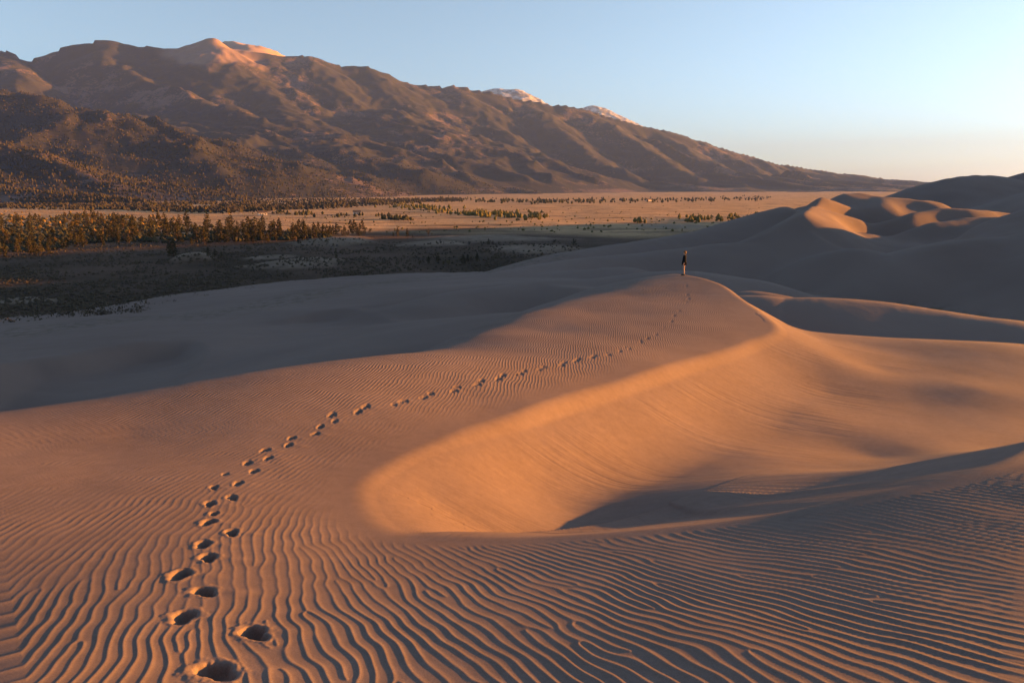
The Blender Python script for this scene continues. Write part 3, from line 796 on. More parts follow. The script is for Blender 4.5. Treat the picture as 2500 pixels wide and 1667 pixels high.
peak("snowy_peak", [(1085, 215, 19000), (1115, 206, 19000), (1140, 202, 19000), (1185, 206, 19000), (1215, 220, 19000), (1260, 240, 19000)], .5, M_SNOW, "snow dusted peak behind the crest, broad top")
peak("snowy_peak", [(1335, 252, 23000), (1358, 241, 23000), (1380, 246, 23000), (1410, 262, 23000), (1450, 280, 23000)], .5, M_SNOW, "small snow streaked peak behind the crest, pointed top")

# ------------------------------------------------------------------ haze
HB = 31000.0
bm_v = [(-HB, -HB, -200), (HB, -HB, -200), (HB, HB, -200), (-HB, HB, -200), (-HB, -HB, 1800), (HB, -HB, 1800), (HB, HB, 1800), (-HB, HB, 1800)]
me = raw_mesh("haze", bm_v, [(0, 3, 2, 1), (4, 5, 6, 7), (0, 1, 5, 4), (1, 2, 6, 5), (2, 3, 7, 6), (3, 0, 4, 7)], False)
m = bpy.data.materials.new("evening_haze"); m.use_nodes = True
nt = m.node_tree; nt.nodes.clear()
out = nt.nodes.new("ShaderNodeOutputMaterial"); pv = nt.nodes.new("ShaderNodeVolumePrincipled")
pv.inputs['Color'].default_value = (0.22, 0.38, 1.0, 1); pv.inputs['Density'].default_value = 2.4e-5; pv.inputs['Anisotropy'].default_value = 0.1
nt.links.new(pv.outputs[0], out.inputs['Volume'])
new_obj("haze", me, m, kind="stuff", label="thin evening haze over the valley")

# ------------------------------------------------------------------ trees and shrubs
def leaf_cloud(centers, radii, n_each, size, rnd, squash=0.8):
    """small leaf-clump quads scattered through a set of blobs"""
    V = []; Fq = []
    for (cx, cy, cz), r in zip(centers, radii):
        for _ in range(n_each):
            while True:
                d = np.array([rnd.uniform(-1, 1) for _ in range(3)])
                if 0.05 < (d * d).sum() < 1: break
            d = d / math.sqrt((d * d).sum()) * (rnd.random() ** 0.45)
            p = np.array([cx + d[0] * r, cy + d[1] * r, cz + d[2] * r * squash])
            a = np.array([rnd.gauss(0, 1) for _ in range(3)]); a /= np.linalg.norm(a)
            b_ = np.cross(a, [rnd.gauss(0, 1) for _ in range(3)]); b_ /= np.linalg.norm(b_)
            h = size * rnd.uniform(0.6, 1.3)
            k = len(V)
            V += [p - a * h - b_ * h * .6, p + a * h - b_ * h * .45, p + a * h * .8 + b_ * h * .6, p - a * h * .9 + b_ * h * .5]
            Fq.append((k, k + 1, k + 2, k + 3))
    return V, Fq

def tube(V, Fq, p, q, r0, r1, n=6):
    p = np.array(p, float); q = np.array(q, float); d = q - p; d /= np.linalg.norm(d)
    a = np.cross(d, [0.3, 1, 0.2]); a /= np.linalg.norm(a); b_ = np.cross(d, a); k = len(V)
    for c, r in ((p, r0), (q, r1)):
        for i in range(n):
            t = 2 * math.pi * i / n; V.append(c + (a * math.cos(t) + b_ * math.sin(t)) * r)
    for i in range(n): Fq.append((k + i, k + (i + 1) % n, k + n + (i + 1) % n, k + n + i))

def foliage_mat(name, c0, c1):
    m, nt, b = mat_new(name); L = nt.links
    oi = N(nt, "ShaderNodeObjectInfo"); ob = N(nt, "ShaderNodeTexCoord").outputs['Object']
    n1 = noise(nt, 0.9, 3, 0.6, ob)
    f = math_n(nt, 'ADD', math_n(nt, 'MULTIPLY', n1.outputs[0], 0.8), math_n(nt, 'MULTIPLY', oi.outputs['Random'], 0.35))
    L.new(mixc(nt, f, c0, c1), b.inputs['Base Color'])
    return m
M_PINE = foliage_mat("pine_needles", (0.020, 0.024, 0.014), (0.062, 0.055, 0.034))
M_WOOD = foliage_mat("hillside_woods", (0.020, 0.021, 0.018), (0.052, 0.044, 0.036))
M_GOLD = foliage_mat("autumn_leaves", (0.08, 0.052, 0.016), (0.22, 0.135, 0.035))
M_OLIVE = foliage_mat("olive_leaves", (0.05, 0.048, 0.018), (0.13, 0.11, 0.04))
M_SAGE = foliage_mat("sagebrush_leaves", (0.034, 0.029, 0.022), (0.085, 0.068, 0.048))
M_BARK = foliage_mat("bark", (0.06, 0.04, 0.028), (0.12, 0.08, 0.055))

def pine_meshes(seed, H=12.0, wid=0.23, bare=0.16):
    rnd = random.Random(seed); V = []; Fq = []
    tube(V, Fq, (0, 0, -0.4), (0.1, 0.05, H * .5), H * .022, H * .015); tube(V, Fq, (0.1, 0.05, H * .5), (0, 0, H * .97), H * .015, H * .004)
    C = []; Rd = []; k = 0
    z = H * bare
    while z < H * 0.97:
        t = (z / H - bare) / (1 - bare)
        env = wid * H * (0.55 + 0.9 * t) * (1 - t) ** 0.75 * 1.25 if t < .5 else wid * H * (1.02 * (1 - t) ** 0.72) * 1.15
        env = max(env, 0.25)
        nb = 4 if t < .8 else 2
        a0 = rnd.uniform(0, 6.28)
        for i in range(nb):
            if rnd.random() < 0.14: continue
            a = a0 + 6.283 * i / nb + rnd.uniform(-.5, .5); l = env * rnd.uniform(0.5, 1.08)
            tip = (math.cos(a) * l, math.sin(a) * l, z + rnd.uniform(-.03, .05) * H)
            tube(V, Fq, (0, 0, z - 0.02 * H), tip, H * .006, H * .002, 4)
            C.append((tip[0] * .72, tip[1] * .72, tip[2] + .02 * H)); Rd.append(max(0.34 * env, 0.045 * H) * rnd.uniform(.8, 1.25))
        z += H * 0.068 * rnd.uniform(.75, 1.2)
    C.append((0, 0, H * .96)); Rd.append(H * .035)
    lv, lf = leaf_cloud(C, Rd, 12, H * 0.031, rnd, 0.66)
    return raw_mesh("trunk", V, Fq), raw_mesh("crown", lv, lf, False)

def broad_meshes(seed, H=8.0, wid=0.36):
    rnd = random.Random(seed); V = []; Fq = []
    tube(V, Fq, (0, 0, -0.3), (0.1, 0, H * .4), H * .028, H * .02)
    C = []; Rd = []
    for i in range(13):
        a = rnd.uniform(0, 6.28); t = rnd.random(); l = wid * H * rnd.uniform(.15, .95) * (1 - 0.45 * t)
        p = (math.cos(a) * l, math.sin(a) * l, H * (.28 + .64 * t))
        tube(V, Fq, (0.1, 0, H * rnd.uniform(.2, .4)), p, H * .01, H * .003, 4)
        C.append(p); Rd.append(H * rnd.uniform(.11, .19))
    lv, lf = leaf_cloud(C, Rd, 26, H * 0.036, rnd, 0.85)
    return raw_mesh("trunk", V, Fq), raw_mesh("crown", lv, lf, False)

PINES = [pine_meshes(10 + i, 12.0, w, b_) for i, (w, b_) in enumerate([(.30, .12), (.34, .18), (.27, .10), (.33, .2), (.38, .1), (.29, .22)])]
BROAD = [broad_meshes(30 + i, 8.0, w) for i, w in enumerate([.36, .42, .32, .46])]
ROUND = [broad_meshes(50 + i, 6.0, w) for i, w in enumerate([.5, .56])]

def plant(name, mesh, fol, x, y, z, scale, label, cat, group=None):
    o = bpy.data.objects.new(name, None); COL.objects.link(o); o.empty_display_size = 0.5
    o.location = (x, y, z); o.rotation_euler = (0, 0, random.uniform(0, 6.28))
    sx = scale * random.uniform(.9, 1.12); o.scale = (sx, sx, scale)
    o["label"] = label; o["category"] = cat
    if group: o["group"] = group
    for nm, me, mt in (("trunk", mesh[0], M_BARK), ("crown", mesh[1], fol)):
        c = bpy.data.objects.new(nm, me); COL.objects.link(c); c.parent = o
        if not me.materials: me.materials.append(None)
        c.material_slots[0].link = 'OBJECT'; c.material_slots[0].material = mt
    return o

GRID_V = (np.log(rows_v := np.concatenate([np.geomspace(20, 110, 10), np.geomspace(112, 620, 180), np.geomspace(625, 5000, 100), np.geomspace(5100, 30000, 30)])), azimuths(40.0, 330, 180, 30))
def ground_at(x, y):
    """height of the valley floor mesh, mounds included"""
    r = math.hypot(x, y); a = math.atan2(x, y)
    i = int(np.clip(np.searchsorted(rows_v, r), 1, len(rows_v) - 1)); j = int(np.clip(np.searchsorted(GRID_V[1], a), 1, len(GRID_V[1]) - 1))
    fu = (r - rows_v[i - 1]) / (rows_v[i] - rows_v[i - 1]); fv = (a - GRID_V[1][j - 1]) / (GRID_V[1][j] - GRID_V[1][j - 1])
    return float((VZ[i - 1, j - 1] * (1 - fv) + VZ[i - 1, j] * fv) * (1 - fu) + (VZ[i, j - 1] * (1 - fv) + VZ[i, j] * fv) * fu)

def tree_at(kind, px, py, hpx, label, group=None, fol=None):
    x, y = flat_hit(px, py); z = ground_at(x, y) - 0.1
    h = hpx / F0 * (y * cp_ - z * sp_)
    if kind == 'pine': return plant("pine_tree", random.choice(PINES), fol or M_PINE, x, y, z, h / 12.0, label, "tree", group)
    if kind == 'round': return plant("juniper", random.choice(ROUND), fol or M_PINE, x, y, z, h / 6.0, label, "tree", group)
    return plant("autumn_tree", random.choice(BROAD), fol or M_GOLD, x, y, z, h / 8.0, label, "tree", group)

# the belt of pines along the far side of the sage flat
bx_ = [0, 110, 160, 300, 400, 500, 600, 700, 760, 840]; by_ = [592, 588, 572, 562, 566, 562, 558, 552, 548, 541]
used = []; FRONT = []
for k in range(1400):
    if len(used) >= 250: break
    px = random.uniform(-10, 840) if random.random() < .62 else random.uniform(-10, 330) if random.random() < .6 else random.uniform(560, 840)
    base = np.interp(px, bx_, by_)
    back = random.random() ** 1.25
    depth_px = np.interp(px, [0, 300, 600, 840], [95, 62, 30, 14])
    py = base - back * depth_px
    if any(abs(px - a) < 5.5 and abs(py - b_) < 2.2 for a, b_ in used): continue
    used.append((px, py))
    hp = random.triangular(14, 50, 33) * (0.55 + 0.45 * (py - 470) / (base - 470)) * np.interp(px, [0, 150, 450, 620, 720, 840], [.95, .9, 1, 1.05, .85, .6])
    belt_front = back < 0.10
    if px < 330 and back > 0.15 and random.random() < .26:
        tree_at('broad', px, py, hp * .5, "low golden leafed tree among the pines under the foothills", "golden trees among the belt pines")
    else:
        zone = ("sunlit pine of the dense left stand beside the sage flat", "pines of the dense sunlit stand") if px < 330 else \
               ("dark pine in the belt between sage flat and meadow strip", "pines of the middle belt") if px < 600 else \
               ("tall pine in the thinning belt end before the golden meadow", "pines of the thinning belt end")
        o = tree_at('pine', px, py, hp, *zone)
        if belt_front: FRONT.append((px, o))
FRONT.sort(key=lambda t: t[0])
for k, (px, o) in enumerate(FRONT):
    n_ = k + 1; suf = "th" if 10 < n_ % 100 < 14 else {1: "st", 2: "nd", 3: "rd"}.get(n_ % 10, "th")
    o["label"] = "front row pine of the belt along the sage flat, %d%s from the left" % (n_, suf); o["group"] = "front row pines of the belt"
LONE = [('round', 984, 543, 17, "round dark juniper standing alone on the shadow edge of the golden plain"),
        ('pine', 936, 547, 22, "upright dark conifer, middle one of the trio beside the round juniper"),
        ('pine', 914, 544, 21, "broad brownish pine, leftmost large tree of the trio beside the round juniper"),
        ('pine', 903, 544, 11, "small conifer leaning on the left side of the trio by the plain"),
        ('round', 850, 538, 13, "low rounded juniper just past the end of the pine belt"),
        ('pine', 948, 547, 7, "tiny conifer right beside the trio on the plain edge"),
        ('pine', 1006, 608, 23, "pointed dark conifer, tallest of the left cluster in the middle of the scrub flat"),
        ('pine', 985, 608, 20, "slim conifer left of the pointed one in the scrub flat"),
        ('round', 963, 611, 11, "low dark bush like juniper at the left end of the scrub flat cluster"),
        ('round', 1030, 612, 14, "olive green rounded tree right of the pointed conifer"),
        ('pine', 1018, 608, 10, "small conifer between the pointed conifer and the olive rounded tree"),
        ('pine', 1064, 607, 24, "tallest conifer of the right cluster in the scrub flat"),
        ('pine', 1074, 600, 16, "second conifer of the right scrub flat cluster, just behind the tallest"),
        ('pine', 1082, 600, 12, "shortest conifer of the right scrub flat cluster"),
        ('pine', 1096, 598, 17, "rightmost conifer of the right scrub flat cluster"),
        ('round', 1134, 600, 6, "tiny dark bush right of the scrub flat conifers"),
        ('pine', 1122, 562, 14, "taller conifer on the pale sand strip below the plain"),
        ('pine', 1132, 563, 11, "conifer right beside the taller one on the pale sand strip"),
        ('pine', 1146, 562, 8, "small pointed conifer, rightmost on the pale sand strip"),
        ('pine', 1107, 565, 7, "tiny conifer left of the taller one on the pale sand strip"),
        ('round', 1078, 565, 10, "dark bush at the left end of the pale sand strip"),
        ('round', 1319, 562, 14, "wide bush where the scrub meets the shaded dune"),
        ('round', 1273, 564, 12, "rounded bush left of the wide bush by the dune foot"),
        ('pine', 773, 597, 17, "slender dark conifer alone on the sandy flat below the pale mound"),
        ('round', 679, 681, 14, "dark juniper at the edge of the sand below the flat"),
        ('pine', 400, 593, 44, "tall dark pine standing forward of the belt beside the small pale mound"),
        ('pine', 391, 590, 36, "dark pine left of the tall one that stands forward of the belt"),
        ('pine', 480, 597, 24, "dark conifer on the right shoulder of the small pale mound"),
        ('pine', 495, 592, 19, "middle conifer on the small pale mound"),
        ('pine', 509, 590, 15, "smaller right conifer on the small pale mound"),
        ('round', 579, 601, 8, "small juniper at the tip of the pale sand tongue"),
        ('round', 580, 626, 10, "dark juniper below the tip of the pale sand tongue"),
        ('round', 322, 605, 7, "small lone juniper in the open sage right of the dense stand"),
        ('round', 16, 604, 8, "small dark bush at the far left of the sage flat"),
        ('round', 24, 620, 7, "low dark bush below the far left one on the sage flat"),
        ('round', 56, 625, 9, "wide dark bush on the left sage flat"),
        ('round', 62, 603, 6, "small dark bush under the dense left stand"),
        ('round', 660, 641, 8, "small dark juniper in the scrub right of the sand tongue"),
        ('round', 294, 699, 10, "dark rounded bush above the creek thicket"),
        ('pine', 686, 564, 19, "dark pine at the left edge of the large pale mound")]
for k_, px, py, hp, lab in LONE:
    tree_at(k_, px, py, hp, lab, fol=M_OLIVE if 'olive' in lab else None)

# far woods: too many and too small to count, one mass each
def blob_forest(name, P3, H, mat, label, tall=1.0, sides=5):
    P3 = np.asarray(P3); n = len(P3); H = np.asarray(H)
    t = np.arange(sides) * 2 * np.pi / sides
    ring = [(0.0, .22), (.40, .42), (1.0, .04)]
    a0 = rng.random(n) * 6.28
    V = np.zeros((n, len(ring) * sides, 3))
    for q, (zz, rad) in enumerate(ring):
        jit = rng.uniform(.7, 1.3, (n, sides))
        V[:, q * sides:(q + 1) * sides, 0] = P3[:, None, 0] + np.cos(t[None] + a0[:, None]) * rad * H[:, None] * jit / tall
        V[:, q * sides:(q + 1) * sides, 1] = P3[:, None, 1] + np.sin(t[None] + a0[:, None]) * rad * H[:, None] * jit / tall
        V[:, q * sides:(q + 1) * sides, 2] = P3[:, None, 2] + zz * H[:, None] * (1 if q < 2 else rng.uniform(.85, 1.1, (n, 1)))
    f = []
    for q in range(len(ring) - 1):
        for i in range(sides):
            f.append((q * sides + i, q * sides + (i + 1) % sides, (q + 1) * sides + (i + 1) % sides, (q + 1) * sides + i))
    f = np.array(f)[None] + (np.arange(n) * len(ring) * sides)[:, None, None]
    me = raw_mesh(name, V.reshape(-1, 3), f.reshape(-1, 4), False)
    return new_obj(name, me, mat, kind="stuff", label=label)

n_try = 62000
aa = np.radians(rng.uniform(-40, 4, n_try)); rr_ = np.exp(rng.uniform(math.log(1150), math.log(5200), n_try))
fx, fy = rr_ * np.sin(aa), rr_ * np.cos(aa)
fz, fb, _ = range_z(fx, fy)
den = 0.85 + 0.8 * fbm(fx / 260, fy / 260, 3, 160) + 0.3 * fbm(fx / 900, fy / 900, 4, 130)
keep = (fz > fb + 1.0) & (rng.random(n_try) < np.clip(den, 0.03, 1)) 
fx, fy, fz = fx[keep], fy[keep], fz[keep]
blob_forest("hillside_forest", np.stack([fx, fy, fz - .3], -1), rng.uniform(4.5, 10.0, len(fx)), M_WOOD, "dense pine and juniper woods covering the foothill slopes", 1.05, 3)

def ground_v(xs, ys): return np.array([ground_at(float(a), float(b_)) for a, b_ in zip(xs, ys)])
def along(line, n, wid_px):
    c = resample(line, 60)[rng.integers(0, 60, n)]
    x, y = c[:, 0] + rng.normal(0, 12, n), np.maximum(c[:, 1] + rng.normal(0, wid_px, n), 446)
    gx_, gy_ = flat_hit(x, y)
    return np.stack([gx_, gy_, ground_v(gx_, gy_) - .3], -1)
def clumpy(q, seed): return q[perlin(q[:, 0] / 45, q[:, 1] / 45, seed) > -0.05]
q = clumpy(along([(640, 489), (760, 496), (860, 500), (930, 505)], 260, 2.2), 190)
blob_forest("tree_row", q, rng.uniform(1.5, 5.5, len(q)), M_PINE, "thin dark tree row crossing the golden plain below the foothills")
q = clumpy(along([(860, 466), (960, 478), (1060, 488), (1150, 496), (1240, 500)], 700, 3.6), 191)
blob_forest("creekside_wood", q, rng.uniform(2, 7, len(q)), M_OLIVE, "band of mixed trees following a stream on the plain")
q = clumpy(along([(1020, 458), (1200, 463), (1400, 462), (1600, 459), (1760, 455)], 900, 2.6), 192)
blob_forest("range_foot_wood", q, rng.uniform(4, 9, len(q)), M_PINE, "dark wood along the foot of the mountain range")
q = clumpy(along([(1460, 509), (1560, 506), (1620, 504), (1720, 500), (1800, 496)], 240, 2.6), 193)
blob_forest("cottonwood_row", q, rng.uniform(1.5, 6, len(q)), M_OLIVE, "row of brownish trees on the plain beside the shaded dune")
px_ = rng.uniform(-60, 1060, 6500); ln = np.interp(px_, [0, 300, 520, 700, 860, 1060], [478, 484, 489, 482, 471, 461])
gx_, gy_ = flat_hit(px_, 456 + (ln - 456) * rng.random(6500) ** 0.9 + rng.normal(0, 1.2, 6500))
q = np.stack([gx_, gy_, ground_v(gx_, gy_) - .3], -1)
q = q[perlin(q[:, 0] / 90, q[:, 1] / 160, 194) > -0.42]
blob_forest("foothill_apron_wood", q, rng.uniform(2.5, 7, len(q)), M_WOOD, "dark juniper wood on the apron where the foothills meet the plain", 0.8, 3)
q = along([(150, 472), (300, 478), (420, 484), (520, 487)], 110, 2.8)
blob_forest("golden_grove", q, rng.uniform(2, 5, len(q)), M_GOLD, "golden autumn trees along the foot of the foothills", 0.9)
q = along([(370, 446), (440, 452), (560, 462), (700, 470)], 130, 2.0)
# scattered shrubs of the golden plain
gx_, gy_ = flat_hit(rng.uniform(560, 1900, 480), 458 + 76 * rng.random(480) ** .8)
q = np.stack([gx_, gy_, ground_v(gx_, gy_) - .2], -1)
blob_forest("plain_shrubs", q, rng.uniform(0.6, 2.0, len(q)), M_OLIVE, "dark shrubs dotted over the golden plain", 0.7)
# sagebrush on the shaded flat
gx_, gy_ = flat_hit(rng.uniform(-60, 1330, 24000), rng.uniform(556, 800, 24000))
dE, sE, _ = polyline_dist(gx_, gy_, EDGE_C)
k = (gy_ < 470) & (sE < 0) & (dE > 3) & (0.5 + perlin(gx_ / 25, gy_ / 25, 170) > rng.random(24000) * .9)
gx_, gy_ = gx_[k][:9000], gy_[k][:9000]
blob_forest("sagebrush", np.stack([gx_, gy_, ground_v(gx_, gy_) - .1], -1), rng.uniform(0.25, 0.9, len(gx_)), M_SAGE, "low grey green sagebrush covering the shaded flat", 0.55, 4)
# dense brush under the belt pines
px_ = np.concatenate([rng.uniform(-40, 760, 1300), rng.uniform(-40, 360, 1300)]); bb = np.interp(px_, bx_, by_); py_ = bb - (0.12 + 0.88 * rng.random(2600)) * np.interp(px_, [0, 300, 600, 840], [100, 64, 26, 8])
gx_, gy_ = flat_hit(px_, py_)
blob_forest("belt_undergrowth", np.stack([gx_, gy_, ground_v(gx_, gy_) - .2], -1), rng.uniform(0.8, 3.0, len(gx_)), M_PINE, "dense dark undergrowth between the belt pines", 0.62)
px_ = rng.uniform(-40, 420, 260); py_ = np.interp(px_, [0, 420], [500, 515]) + rng.normal(0, 13, 260)
gx_, gy_ = flat_hit(px_, py_)
blob_forest("golden_scrub", np.stack([gx_, gy_, ground_v(gx_, gy_) - .2], -1), rng.uniform(1.0, 3.0, len(gx_)), M_GOLD, "golden oak scrub patches behind the dense left pines", 0.6)
# willow thicket along the creek at the foot of the dunes
V = []; Fq = []; rnd = random.Random(5)
CREEK = [(-60, 790), (60, 768), (160, 752), (260, 748), (350, 735), (440, 712), (560, 690), (680, 660)]
c = resample(CREEK, 80)
for k in range(330):
    p = c[rnd.randint(0, 79)]
    gx_, gy_ = flat_hit(p[0] + rnd.gauss(0, 18), p[1] - abs(rnd.gauss(0, 12)))
    dE, sE, _ = polyline_dist(np.array([gx_]), np.array([gy_]), EDGE_C)
    if sE[0] > 0: continue
    h = rnd.uniform(1.0, 3.2) * (1.2 if p[0] < 330 else .7)
    lv, lf = leaf_cloud([(gx_, gy_, ground_at(gx_, gy_) + h * .45)], [h * .55], 34, h * .07, rnd, 0.95)
    k0 = len(V); V += lv; Fq += [tuple(i + k0 for i in f_) for f_ in lf]
new_obj("willow_thicket", raw_mesh("willows", V, Fq, False), M_SAGE, kind="stuff", label="dark willow thicket along the creek at the foot of the dunes")

# ------------------------------------------------------------------ braided creek
m, nt, b = mat_new("creek_water"); b.inputs['Base Color'].default_value = (0.05, 0.06, 0.07, 1); b.inputs['Roughness'].default_value = 0.12; b.inputs['Specular IOR Level'].default_value = 0.5
M_WATER = m
def creek(line, w, label):
    c3 = []
    for x, y in resample(line, 40):
        gx_, gy_ = flat_hit(x, y); c3.append((gx_, gy_))
    c3 = np.array(c3); t = np.gradient(c3, axis=0); t /= np.linalg.norm(t, axis=1)[:, None]
    nrm = np.stack([-t[:, 1], t[:, 0]], -1)
    wd = w * (0.6 + 0.5 * np.abs(perlin(np.arange(40) / 5.0, np.zeros(40), 180)))[:, None]
    zz = np.array([max(ground_at(*p), ground_at(*(p + [2, 0])), ground_at(*(p - [2, 0]))) for p in c3]) + 0.05
    V = np.concatenate([np.c_[c3 - nrm * wd, zz], np.c_[c3 + nrm * wd, zz]])
    f = [(i + 1, i, 40 + i, 41 + i) for i in range(39)]
    new_obj("water", raw_mesh("water", V, f), M_WATER, kind="structure", label=label)
creek([(505, 692), (560, 686), (640, 672), (720, 664), (780, 660), (860, 656)], 0.9, "thin braided creek glinting between scrub and dunes")
creek([(60, 808), (110, 796), (160, 782), (195, 772), (250, 764)], 0.9, "shallow creek pool at the foot of the left dune")

# ------------------------------------------------------------------ far ranch houses on the plain
def simple_mat(name, c, rough=0.8):
    m, nt, b = mat_new(name); ob = N(nt, "ShaderNodeTexCoord").outputs['Object']
    n1 = noise(nt, 3.0, 4, 0.6, ob); nt.links.new(mixc(nt, n1.outputs[0], tuple(v * .8 for v in c), tuple(min(1, v * 1.2) for v in c)), b.inputs['Base Color'])
    b.inputs['Roughness'].default_value = rough
    return m
M_WALL = simple_mat("painted_board", (0.62, 0.55, 0.48)); M_ROOFM = simple_mat("weathered_roof", (0.11, 0.08, 0.065)); M_DARK = simple_mat("dark_glass", (0.03, 0.03, 0.035), .3)
def box(V, Fq, c, sz):
    k = len(V)
    for dz in (0, 1):
        for dx, dy in ((-1, -1), (1, -1), (1, 1), (-1, 1)): V.append((c[0] + dx * sz[0] / 2, c[1] + dy * sz[1] / 2, c[2] + dz * sz[2]))
    Fq += [(k, k + 3, k + 2, k + 1), (k + 4, k + 5, k + 6, k + 7)] + [(k + i, k + (i + 1) % 4, k + 4 + (i + 1) % 4, k + 4 + i) for i in range(4)]
def house(px, py, L_, D_, H_, rot, label):
    x, y = flat_hit(px, py)
    o = bpy.data.objects.new("ranch_house", None); COL.objects.link(o); o.location = (x, y, ground_at(x, y) - .3); o.rotation_euler = (0, 0, rot)
    o["label"] = label; o["category"] = "house"; o["group"] = "far houses on the plain"
    V = []; Fq = []; box(V, Fq, (0, 0, 0), (L_, D_, H_)); new_obj("wall", raw_mesh("wall", V, Fq, False), M_WALL, o)
    a, d, e, r_ = L_ / 2 + .5, D_ / 2 + .5, H_ - .15, H_ + D_ * .32
    V = [(-a, -d, e), (a, -d, e), (a, 0, r_), (-a, 0, r_), (a, d, e), (-a, d, e), (-a, -d, e + .3), (a, -d, e + .3), (a, 0, r_ + .3), (-a, 0, r_ + .3), (a, d, e + .3), (-a, d, e + .3)]
    Fq = [(6, 7, 8, 9), (9, 8, 10, 11), (3, 2, 1, 0), (5, 4, 2, 3), (0, 1, 7, 6), (4, 5, 11, 10), (1, 2, 8, 7), (2, 4, 10, 8), (3, 0, 6, 9), (5, 3, 9, 11)]
    new_obj("roof", raw_mesh("roof", V, Fq, False), M_ROOFM, o)
    V = []; Fq = []; box(V, Fq, (0, -D_ / 2 - .03, 0), (1.2, .1, 2.2)); new_obj("door", raw_mesh("door", V, Fq, False), M_DARK, o)
    for wx in (-L_ * .3, L_ * .3):
        V = []; Fq = []; box(V, Fq, (wx, -D_ / 2 - .03, 1.0), (1.6, .1, 1.3)); new_obj("window", raw_mesh("window", V, Fq, False), M_DARK, o)
house(603, 494, 10, 7, 3.2, .5, "small pale house left, just below the foothill woods on the meadow strip")
house(820, 492, 9, 6, 3, .3, "small pale house at the tip of the foothill woods on the plain")
house(1490, 462, 14, 9, 4, .6, "far pale house in the dark wood at the range foot")

# ------------------------------------------------------------------ the walker on the crest
M_SKIN = simple_mat("skin", (0.50, 0.30, 0.21), .55); M_HOOD = simple_mat("black_fleece", (0.012, 0.012, 0.014), .95); M_SHORT = simple_mat("dark_shorts", (0.02, 0.018, 0.02), .9)
M_HAIR = simple_mat("brown_hair", (0.16, 0.085, 0.04), .5); M_SHOE = simple_mat("dark_shoe_leather", (0.03, 0.025, 0.022), .6)
wx_, wy_ = P(1570, 632, 49.0)[:2]
zg = float(near_z(np.array([[wx_]]), np.array([[wy_]]))[0][0, 0])
walker = bpy.data.objects.new("person", None); COL.objects.link(walker)
walker.location = (wx_, wy_, zg - 0.015); walker.rotation_euler = (0, 0, math.radians(168))      # faces the valley on the left
walker["label"] = "person in a black hoodie and shorts standing on the dune crest"; walker["category"] = "person"

def skin_obj(name, verts, edges, radii, root, mat, sub=2):
    me = bpy.data.meshes.new(name); me.from_pydata(verts, edges, []); o = new_obj(name, me, mat, walker)
    md = o.modifiers.new("skin", 'SKIN'); md.use_smooth_shade = True
    for i, r in enumerate(radii):
        r = r if isinstance(r, tuple) else (r, r)
        me.skin_vertices[0].data[i].radius = r
        me.skin_vertices[0].data[i].use_root = (i == root)
    s_ = o.modifiers.new("sub", 'SUBSURF'); s_.levels = sub; s_.render_levels = sub
    return o
# local frame: +X ahead of the person, +Y to the person's left
Vb, Eb, Rb = [], [], []
def bv(p, r, parent=None):
    Vb.append(p); Rb.append(r); i = len(Vb) - 1
    if parent is not None: Eb.append((parent, i))
    return i
pel = bv((0, 0, .93), (.15, .11)); wst = bv((.01, 0, 1.08), (.135, .10), pel); chs = bv((.0, 0, 1.30), (.155, .11), wst); shl = bv((-.01, 0, 1.42), (.12, .09), chs)
nk = bv((.0, 0, 1.50), .052, shl); jaw = bv((.025, 0, 1.565), (.066, .07), nk); hd = bv((.012, 0, 1.645), (.085, .095), jaw); tp = bv((.0, 0, 1.715), (.062, .068), hd)
for sd in (1, -1):
    hip = bv((0, sd * .095, .88), .088, pel); th_ = bv((.01, sd * .10, .70), .078, hip); kn = bv((.02 if sd > 0 else .035, sd * .10, .48), .056, th_)
    ca = bv((-.015, sd * .10, .34), .054, kn); an = bv((-.03 if sd > 0 else .0, sd * .10, .09), .037, ca); ft = bv((.03, sd * .105, .035), (.035, .035), an); to = bv((.13, sd * .115, .025), (.036, .02), ft)
    so = bv((-.01, sd * .185, 1.40), .058, shl); el = bv((-.05, sd * .235, 1.13), .042, so); wr = bv((.02, sd * .235, .90), .028, el); pm = bv((.04, sd * .232, .83), (.036, .02), wr)
    for k, (ox, ln) in enumerate(((.024, .070), (.008, .082), (-.008, .076), (-.024, .058))):
        a = bv((.045 + ox, sd * .23, .79), .0095, pm); b2 = bv((.053 + ox, sd * .222, .79 - ln * .55), .0085, a); bv((.05 + ox, sd * .208, .79 - ln), .0075, b2)
    a = bv((.078, sd * .222, .825), .0105, pm); bv((.098, sd * .212, .785), .009, a)
body = skin_obj("body", Vb, Eb, Rb, pel, M_SKIN)
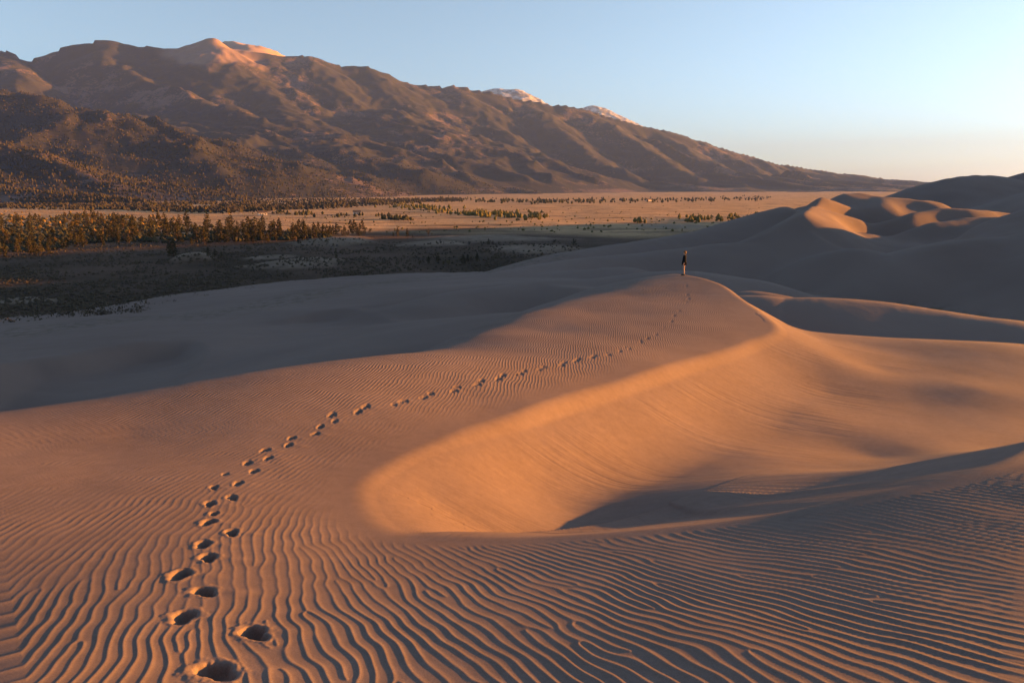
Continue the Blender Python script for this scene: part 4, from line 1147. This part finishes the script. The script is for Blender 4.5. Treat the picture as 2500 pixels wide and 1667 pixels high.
# face: nose, ears, eyes, mouth joined into the head's look as one small mesh
V = []; Fq = []
def blob(c, r, sq=(1, 1, 1), n=8):
    k = len(V)
    for i in range(n // 2 + 1):
        ph = math.pi * i / (n // 2)
        for j in range(n):
            t = 2 * math.pi * j / n
            V.append((c[0] + r * sq[0] * math.sin(ph) * math.cos(t), c[1] + r * sq[1] * math.sin(ph) * math.sin(t), c[2] + r * sq[2] * math.cos(ph)))
    for i in range(n // 2):
        for j in range(n): Fq.append((k + i * n + j, k + (i + 1) * n + j, k + (i + 1) * n + (j + 1) % n, k + i * n + (j + 1) % n))
blob((.098, 0, 1.622), .017, (1.1, .8, 1.4)); blob((.01, .092, 1.63), .024, (.6, .4, 1.2)); blob((.01, -.092, 1.63), .024, (.6, .4, 1.2)); blob((.086, 0, 1.585), .016, (.7, 1.5, .4))
new_obj("face", raw_mesh("face", V, Fq), M_SKIN, walker)
V = []; Fq = []; blob((.083, .032, 1.65), .011); blob((.083, -.032, 1.65), .011); new_obj("eyes", raw_mesh("eyes", V, Fq), M_DARK, walker)
# clothing
hv = [(0, 0, .80), (0, 0, .93), (.01, 0, 1.08), (0, 0, 1.30), (-.01, 0, 1.43), (-.02, 0, 1.50)]; he = [(0, 1), (1, 2), (2, 3), (3, 4), (4, 5)]; hr = [(.185, .145), (.18, .14), (.165, .13), (.18, .14), (.145, .115), (.075, .08)]
for sd in (1, -1):
    k = len(hv); hv += [(-.01, sd * .19, 1.40), (-.05, sd * .24, 1.13), (.015, sd * .237, .93)]; hr += [.078, .062, .05]; he += [(4, k), (k, k + 1), (k + 1, k + 2)]
hv.append((-.10, 0, 1.47)); hr.append((.085, .06)); he.append((4, len(hv) - 1))
skin_obj("hoodie", hv, he, hr, 1, M_HOOD)
sv = [(0, 0, .95)]; se = []; sr = [(.165, .125)]
for sd in (1, -1):
    k = len(sv); sv += [(0, sd * .095, .86), (.012, sd * .10, .66)]; sr += [.105, .098]; se += [(0, k), (k, k + 1)]
skin_obj("shorts", sv, se, sr, 0, M_SHORT)
V = []; Fq = []; blob((-.012, 0, 1.672), .105, (1.02, .95, .88), 16); blob((-.055, 0, 1.60), .085, (.62, 1.0, 1.15), 12)
for i in range(14): blob((-.03 + random.uniform(-.07, .07), random.uniform(-.08, .08), 1.70 + random.uniform(-.04, .06)), random.uniform(.025, .042), (1, 1, .8), 6)
new_obj("hair", raw_mesh("hair", V, Fq), M_HAIR, walker)
for sd, fx0 in ((1, -.03), (-1, .0)):
    V = []; Fq = []; blob((fx0 + .055, sd * .108, .045), .075, (1.75, .68, .62), 12); blob((fx0 - .015, sd * .103, .08), .052, (1.0, .95, 1.0), 10)
    new_obj("shoe", raw_mesh("shoe", V, Fq), M_SHOE, walker)
